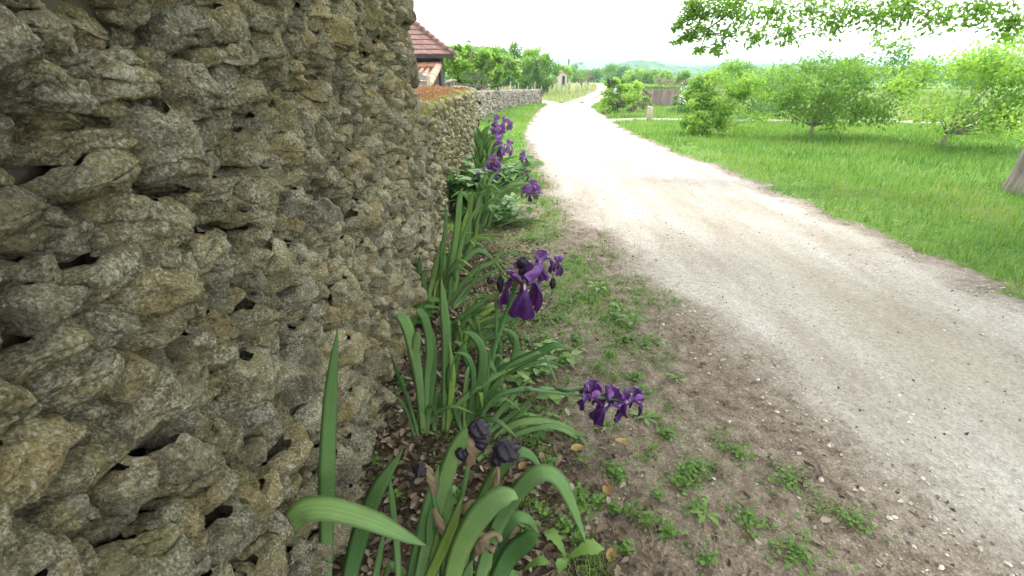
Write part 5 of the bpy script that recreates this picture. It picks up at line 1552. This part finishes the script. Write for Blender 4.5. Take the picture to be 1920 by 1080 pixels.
def rosette(px, py, lpx, n, label, seed, up=.5, wid=.28):
    r = np.random.default_rng(seed); g_ = gnd(px, py); d_ = np.linalg.norm(g_ - EYE); L_ = lpx / FPX * d_ * 1.1
    z = float(gzf(g_[0], g_[1])[0])
    t = thing('dandelion', (g_[0], g_[1], z), label, 'dandelion', 'dandelions in the bare ground')
    for k in range(n):
        a = k * 2 * math.pi / n + r.normal(0, .3); l_ = L_ * r.uniform(.7, 1.1); u = up * r.uniform(.6, 1.3)
        m_ = 13; s = np.linspace(0, 1, m_); p = np.array([g_[0], g_[1], z]) + np.stack([np.cos(a) * s * l_ * .85, np.sin(a) * s * l_ * .85, .004 + l_ * (u * s - (u * .75) * s ** 2)], 1)
        w = l_ * wid / 2 * np.interp(s, [0, .2, .7, 1], [.15, .4, 1, .05]) * (1 + .15 * np.where(np.arange(m_) % 2, 1, -1) * (s < .85))
        sd = np.array([-math.sin(a), math.cos(a), 0]) 
        v = np.stack([p - sd * w[:, None] + ez * w[:, None] * .25, p, p + sd * w[:, None] + ez * w[:, None] * .25], 1).reshape(-1, 3)
        q = stone_faces(3, m_)
        mb = MB(); mb.add(v, q, rnd=r.uniform(.3, 1)); mb.build('leaf', M_weed, t)
rosette(1062, 1050, 62, 3, 'large dandelion with one broad upright leaf at the bottom of the picture', 1, 1.3, .42)
rosette(978, 1075, 62, 2, 'dandelion with long toothed leaf left of the broad-leaved one', 2, 1.2, .34)
rosette(1120, 545, 28, 7, 'dandelion standing alone in the brown strip beside the gravel', 3, 1.0)
rosette(1185, 612, 30, 7, 'upright dandelion nearest the edge of the gravel', 4, 1.1)
rosette(1165, 585, 26, 6, 'dandelion just behind the upright one', 5, .9)
rosette(1268, 712, 22, 7, 'small grey-green dandelion well out in the brown gravel strip', 6, .5)
rosette(1208, 785, 30, 8, 'dandelion just right of the fallen violet blooms', 7, .4)
rosette(1105, 462, 18, 6, 'small distant dandelion in the bare ground', 8, .6)
rosette(1322, 970, 30, 6, 'dandelion at the lower right by the bare soil', 9, .5)
rosette(1045, 380, 14, 6, 'little green tuft beside the gravel behind the violet cluster', 10, .8)

# ------------------------------------------------------------------ leaf litter, stones, small ground cover
r = np.random.default_rng(600)
mb = MB(); N = 34000
yy = .75 + 6.0 * r.uniform(0, 1, N) ** 1.4; xx = r.uniform(-.66, 2.2, N)
rd, gr, li = masks(xx, yy)
kp = (r.uniform(0, 1, N) < li * .95 + .05 * (rd < .2) * (.4 + (n2(xx, yy, 2, 70) > .25))) & (rd < .5)
xx, yy = xx[kp], yy[kp]; n = len(xx)
z = gzf(xx, yy) + .003 + r.uniform(0, .014, n)
scatter(mb, 'oak', np.stack([xx, yy, z], 1), r.uniform(.016, .052, n), rotmats(n, r, tilt=r.normal(0, .4, n), roll=r.normal(0, .6, n)), np.clip(.45 + r.normal(0, .27, n), 0, 1))
o = mb.build('leaf_litter', M_dead, smooth=False); tag(o, 'brown dead oak leaves littering the foot of the wall', 'leaf litter', kind='stuff')
# crumbs, twigs and grit
mb = MB(); N = 26000
yy = .75 + 7.5 * r.uniform(0, 1, N) ** 1.3; xx = r.uniform(-.66, 3.4, N); rd, gr, li = masks(xx, yy); kp = r.uniform(0, 1, N) < .9 - .5 * rd
xx, yy = xx[kp], yy[kp]; n = len(xx); z = gzf(xx, yy) + .003
scatter(mb, 'diamond', np.stack([xx, yy, z], 1), .005 + .02 * r.uniform(0, 1, n) ** 2, rotmats(n, r, tilt=r.normal(0, .3, n), roll=r.normal(0, .5, n)), np.clip(.5 + r.normal(0, .3, n), 0, 1))
o = mb.build('leaf_crumbs', M_dead, smooth=False); tag(o, 'crumbled dead leaf bits scattered over the bare soil', 'leaf litter', kind='stuff')
mb = MB(); N = 420
for k in range(N):
    y = .8 + 6 * r.uniform() ** 1.3; x = r.uniform(-.6, 2.0)
    if road_d(np.array([x]), np.array([y]))[0] > .1: continue
    a = r.uniform(0, math.pi); l_ = r.uniform(.02, .09); z0 = float(gzf(x, y)[0]) + .006
    mb.tube([(x, y, z0), (x + math.cos(a) * l_ * .5, y + math.sin(a) * l_ * .5, z0 + r.uniform(0, .008)), (x + math.cos(a + .2) * l_, y + math.sin(a + .2) * l_, z0)], r.uniform(.0008, .002), 4, r.random())
o = mb.build('twigs', M_twig); tag(o, 'thin dry twigs and stalks lying on the soil', 'twigs', kind='stuff')
# pebbles: octahedral crumbs pushed about
mb = MB(); N = 16000
yy = .8 + 11 * r.uniform(0, 1, N) ** 1.5; xx = r.uniform(-.6, 4.2, N); rd, gr, li = masks(xx, yy)
dd = road_d(xx, yy)
kp = r.uniform(0, 1, N) < np.clip(.16 + .8 * np.exp(-((dd - .05) / .35) ** 2) + .25 * (dd > 0), 0, 1) * (1 - .8 * li)
xx, yy, dd = xx[kp], yy[kp], dd[kp]; n = len(xx)
pv = np.array([(1, 0, 0), (.5, .8, 0), (-.5, .85, 0), (-1, 0, 0), (-.5, -.8, 0), (.5, -.85, 0), (.35, .3, .55), (-.4, .2, .5), (0, -.4, .52)])
pt = np.array([(0, 1, 6), (1, 2, 7), (1, 7, 6), (2, 3, 7), (3, 4, 7), (4, 8, 7), (4, 5, 8), (5, 0, 8), (0, 6, 8), (6, 7, 8)])
sz = .0022 + .009 * r.uniform(0, 1, n) ** 4
Rm = rotmats(n, r, tilt=r.normal(0, .15, n), roll=r.normal(0, .15, n))
J = pv[None] * (1 + .3 * r.normal(size=(n, 9, 3))) 
W = np.einsum('nij,nkj->nki', Rm, J) * sz[:, None, None] + np.stack([xx, yy, gzf(xx, yy) + .003], 1)[:, None]
mb.add(W.reshape(-1, 3), tris=(pt[None] + (np.arange(n) * 9)[:, None, None]).reshape(-1, 3), rnd=np.repeat(r.uniform(0, 1, n), 9))
o = mb.build('gravel', M_pebble, smooth=False); tag(o, 'pale limestone chips along the margin of the track', 'gravel', kind='stuff')
# small lobed weeds and fine grass tufts in patches
mb = MB(); mb2 = MB()
def patch(px, py, rad, n, kind='lobed', sz=(.010, .022), hgt=.035, gran=.5):
    c = gnd(px, py); a = r.uniform(0, 2 * math.pi, n); q = np.abs(r.normal(0, rad * .6, n))
    x = c[0] + np.cos(a) * q; y = c[1] + np.sin(a) * q
    kp = road_d(x, y) < .05; x, y = x[kp], y[kp]; m_ = len(x)
    if m_ == 0: return
    z = gzf(x, y) + r.uniform(.004, hgt, m_) * np.exp(-(q[kp] / rad) ** 2 * .4)
    scatter(mb, kind, np.stack([x, y, z], 1), r.uniform(*sz, m_), rotmats(m_, r, tilt=r.normal(0, .35, m_), roll=r.normal(0, .35, m_)), np.clip(r.normal(.5, .25, m_), 0, 1))
    k2 = m_ // 3
    if k2 > 2: blades(mb2, x[:k2], y[:k2], r.uniform(.02, .05, k2), r, .0014, 1.2, seg=2)
for (px, py, rad, n) in [(1290, 890, .05, 60), (1275, 905, .07, 90), (1310, 880, .06, 80), (1250, 1000, .035, 50), (1185, 965, .035, 60), (1215, 975, .03, 40), (1150, 955, .03, 40), (1170, 1030, .03, 40), (1085, 930, .05, 90),
                         (1090, 955, .04, 70), (1060, 990, .06, 90), (1120, 940, .03, 50), (1150, 890, .04, 60), (1160, 905, .03, 30), (1250, 820, .04, 60), (1190, 712, .05, 80), (1200, 735, .05, 70), (1150, 740, .06, 60), (1120, 690, .05, 40),
                         (1170, 640, .08, 120), (1210, 650, .08, 90), (1150, 600, .09, 120), (1040, 600, .14, 220), (1000, 600, .1, 160), (1080, 640, .1, 120), (1020, 640, .1, 140), (1100, 560, .08, 90), (990, 560, .15, 200), (950, 520, .15, 220),
                         (930, 500, .12, 160), (1060, 570, .1, 120), (905, 560, .1, 120), (960, 480, .15, 200), (1000, 450, .15, 160), (1040, 440, .2, 160), (1010, 500, .15, 140), (1060, 500, .15, 120), (950, 640, .08, 90), (910, 650, .06, 60),
                         (1010, 690, .08, 160), (1050, 680, .06, 80), (985, 780, .06, 130), (1000, 830, .05, 60), (960, 760, .05, 80), (1130, 800, .04, 30), (1010, 960, .05, 50), (990, 1000, .05, 60), (1080, 1010, .05, 60), (1230, 930, .03, 20),
                         (700, 870, .03, 20), (725, 905, .02, 20), (745, 935, .03, 25), (1300, 960, .04, 30), (1320, 1050, .05, 40), (1400, 980, .08, 90), (1500, 1040, .1, 120), (1480, 900, .1, 90), (1600, 980, .08, 70), (1380, 850, .06, 60), (1090, 870, .04, 20)]:
    patch(px, py, rad * 1.15, int(n * 1.25))
for k in range(2100):
    y = 1.0 + 7.5 * r.uniform() ** .65; lx = float(np.interp(y, LY, LX)); x = r.uniform(-.3, lx + .05)
    if n2(x, y, 1.6, 12, 3)[0] < -.12 + .5 * max(0, 1.9 - y) + .9 * max(0, x + .55 - lx): continue
    q = [x, y, 0]; rr_ = ray(960, 540)
    c_ = np.array([x, y]); n_ = int(r.uniform(6, 40)); a = r.uniform(0, 6.28, n_); d_ = np.abs(r.normal(0, .04, n_)); X_ = x + np.cos(a) * d_; Y_ = y + np.sin(a) * d_
    scatter(mb, 'lobed', np.stack([X_, Y_, gzf(X_, Y_) + r.uniform(.003, .02, n_)], 1), r.uniform(.006, .014, n_), rotmats(n_, r, tilt=r.normal(0, .3, n_), roll=r.normal(0, .3, n_)), np.clip(r.normal(.5, .25, n_), 0, 1))
    blades(mb2, X_[:n_ // 2], Y_[:n_ // 2], r.uniform(.015, .06, n_ // 2), r, .0013, 1.3, seg=2)
o = mb.build('ground_weeds', M_weed, smooth=False); tag(o, 'patches of small lobed green weeds over the brown soil', 'weeds', kind='stuff')
for (px, py, n_) in ((1144, 668, 90), (1118, 470, 60), (1020, 378, 160), (1010, 350, 200), (1035, 400, 120), (1000, 330, 200), (1020, 860, 60), (990, 940, 60), (1120, 1060, 90), (1090, 1075, 60), (1045, 570, 120), (1000, 420, 120), (1060, 540, 80)):
    c = gnd(px, py); s_ = .025 if py > 600 else .12
    x = c[0] + r.normal(0, s_, n_); y = c[1] + r.normal(0, s_, n_); blades(mb2, x, y, r.uniform(.02, .07, n_), r, .0013 + .0003 * c[1], .9, np.clip(r.normal(.5, .25, n_), 0, 1), seg=2)
o = mb2.build('grass_tufts', M_grass, smooth=False); tag(o, 'thin grass tufts between the weeds and along the gravel', 'grass', kind='stuff')

# single yellow fallen leaves
for (px, py, sz, lab, a_) in ((1082, 848, 26, 'round pale yellow leaf lying beneath the arching iris tip', .3), (980, 878, 22, 'ochre leaf lying between the withered blooms and the bare soil', 1.0), (1166, 838, 25, 'long orange-yellow leaf below the fallen violet blooms', 2.9),
                          (1138, 925, 28, 'curled yellow leaf standing on edge amid small weeds', 1.4), (1146, 1045, 28, 'brownish orange pointed leaf near the bottom right', 1.2), (988, 782, 14, 'small orange leaf behind the pale arching leaves', 1.7), (1022, 351, 9, 'tiny yellow leaf in the grass behind the violet cluster', .4)):
    c = gnd(px, py); d_ = np.linalg.norm(c - EYE); L_ = sz / FPX * d_ * 1.0
    s = np.linspace(-1, 1, 9); V_ = []
    z0 = float(gzf(c[0], c[1])[0])
    for s_ in s:
        w = L_ * .29 * max(0, 1 - s_ * s_) ** .75 * (1 - .25 * s_) + .0004
        for q in (-1, -.5, 0, .5, 1):
            lx_ = L_ * .5 * s_; ly_ = w * q; lz_ = .006 + .75 * w * q * q + .16 * L_ * s_ * s_ + .05 * L_ * math.sin(s_ * 3 + q)
            V_.append((c[0] + lx_ * math.cos(a_) - ly_ * math.sin(a_), c[1] + lx_ * math.sin(a_) + ly_ * math.cos(a_), z0 + lz_ + .006))
    mb = MB(); mb.add(V_, stone_faces(5, 9), rnd=r.random()); o = mb.build('fallen_leaf', M_yellow); tag(o, lab, 'leaf', 'yellow leaves on the ground')

# a few white daisies in the right verge
first = None
for k in range(16):
    px, py = r.uniform(1175, 1310), r.uniform(238, 285); c = gnd(px, py)
    if road_d(c[:1], c[1:2])[0] > -.1: continue
    if first is None:
        first = thing('daisy', (c[0], c[1], c[2]), 'small white flower standing in the grass of the right-hand verge', 'flower', 'white flowers in the right verge')
        mb = MB(); a = np.linspace(0, 2 * math.pi, 10, endpoint=False)
        scatter(mb, 'diamond', np.repeat([[c[0], c[1], c[2] + .13]], 10, 0), .014, rotmats(10, r, yaw=a, tilt=np.full(10, -.2), roll=np.zeros(10)), r.uniform(0, 1, 10)); mb.build('petals', M_whitefl, first)
        mb = MB(); mb.tube([(c[0], c[1], c[2] - .01), (c[0], c[1], c[2] + .13)], .0015, 5); mb.build('stem', M_stem, first)
    else: dup(first, (c[0], c[1], c[2]), r.uniform(0, 6), r.uniform(.7, 1.2))

# ------------------------------------------------------------------ big oak whose crown shades the near ground
r = np.random.default_rng(700)
ox, oy = 6.6, 6.2
t = thing('oak_tree', (ox, oy, float(gz(ox, oy))), 'spreading oak right of the track with low branches hanging in from the upper right', 'tree')
mb = MB(); fk = np.array([ox - .3, oy - .2, 2.7])
mb.tube(spline([(ox + .05, oy, -.2), (ox, oy, .6), (ox - .1, oy - .05, 1.7), fk], 12), np.array([.42, .36, .32, .3, .28, .27, .26, .26, .25, .25, .26, .24]), 16)
cl = []
def ok(p):                                                          # keep the crown clear of the view, but for the hanging branches
    top = 1.5 + .095 * p[1] + .45
    return p[1] < -.5 or p[2] > top + .25
for k in range(210):
    for _ in range(20):
        d_ = r.normal(size=3); d_ /= np.linalg.norm(d_); q_ = r.uniform(.25, 1) ** .5
        p = np.array([3.0, 2.2, 5.0]) + d_ * q_ * np.array([5.0, 5.2, 2.4])
        if ok(p) and p[2] > 2.6: break
    else: continue
    cl.append(p)
cl = np.array(cl)
for e in cl[::6]:
    m_ = fk + (e - fk) * .5 + np.array([0, 0, .5]) * r.uniform(.3, 1) 
    mb.tube(spline([fk - [0, 0, .15], m_, e], 9), np.linspace(.10, .012, 9), 7)
mb2 = MB()
OAKN = 22000
idx = r.integers(0, len(cl), OAKN); g_ = r.normal(size=(OAKN, 3)); g_ /= np.linalg.norm(g_, axis=1)[:, None]
P = cl[idx] + g_ * (r.uniform(0, 1, OAKN) ** .5 * .62)[:, None] * [1, 1, .6]
scatter(mb2, 'oak', P, r.uniform(.11, .19, OAKN), rotmats(OAKN, r), np.clip(r.normal(.5, .22, OAKN), 0, 1))
hang = [(1300, 18, 8.0, .16), (1288, 28, 8.0, .15), (1275, 42, 8.0, .12), (1268, 50, 8.0, .08), (1290, 62, 7.9, .10), (1300, 70, 7.9, .12), (1285, 66, 7.9, .08), (1272, 76, 7.9, .05), (1262, 79, 7.9, .035), (1312, 92, 7.8, .10), (1310, 48, 7.8, .12), (1316, 30, 8.1, .12), (1296, 3, 8, .14), (1315, 8, 8, .16),
        (1340, 20, 8, .22), (1360, 60, 7.8, .2), (1345, 90, 7.8, .14), (1390, 30, 7.9, .25), (1420, 70, 7.6, .2), (1450, 20, 7.8, .3), (1480, 60, 7.6, .25), (1520, 15, 7.6, .3), (1560, 45, 7.4, .25), (1600, 15, 7.4, .3), (1650, 30, 7.2, .3), (1700, 10, 7.2, .3), (1330, 60, 7.9, .13), (1370, 8, 8, .25), (1760, 30, 7, .3), (1840, 15, 6.8, .3), (1900, 40, 6.6, .3)]
for (px, py, Yd, rr_) in hang:
    c = at(px, py, Yd); n_ = int(70 * (rr_ / .12) ** 1.6) + 8
    g_ = r.normal(size=(n_, 3)); g_ /= np.linalg.norm(g_, axis=1)[:, None]
    P = c + g_ * (r.uniform(0, 1, n_) ** .6 * rr_)[:, None] * [1.1, 1.1, .75]
    scatter(mb2, 'oak', P, r.uniform(.045, .085, n_), rotmats(n_, r, tilt=r.uniform(-.2, 1.2, n_)), np.clip(r.normal(.6, .25, n_), 0, 1))
for q_ in [[(1500, -60), (1400, 0), (1320, 30), (1280, 42), (1266, 52)], [(1400, 0), (1330, 52), (1300, 66), (1275, 74), (1262, 79)], [(1330, 52), (1318, 80), (1312, 96)], [(1400, 0), (1340, 0), (1300, 10), (1290, 25)], [(1500, -60), (1450, 20), (1420, 65), (1360, 85)], [(1700, -100), (1600, 0), (1560, 40)]]:
    p = spline([at(a_, b_, 8.0 - .0 * k) for k, (a_, b_) in enumerate(q_)], 10); mb.tube(p, np.linspace(.016, .004, 10), 6)
for a_, b_ in ((1500, -60), (1700, -100)):
    e = at(a_, b_, 8.0); mb.tube(spline([fk - [0, 0, .2], (fk + e) / 2 + [0, 0, .25], e], 9), np.linspace(.07, .018, 9), 7)
mb.build('trunk', M_bark, t); mb2.build('crown', M_oak, t, smooth=False)

# ------------------------------------------------------------------ the hazy air
mb = MB(); mb.box(-3600, 3600, -90, 3900, -140, 30)
hz = bpy.data.materials.new('haze_air'); hz.use_nodes = True; nt = hz.node_tree; nt.nodes.clear()
out = nt.nodes.new('ShaderNodeOutputMaterial'); pv_ = nt.nodes.new('ShaderNodeVolumePrincipled')
pv_.inputs['Color'].default_value = (0.68, 0.86, 1.0, 1); pv_.inputs['Density'].default_value = 0.00038; pv_.inputs['Anisotropy'].default_value = 0.2
nt.links.new(pv_.outputs[0], out.inputs['Volume'])
o = mb.build('haze', hz, smooth=False); tag(o, kind='stuff')
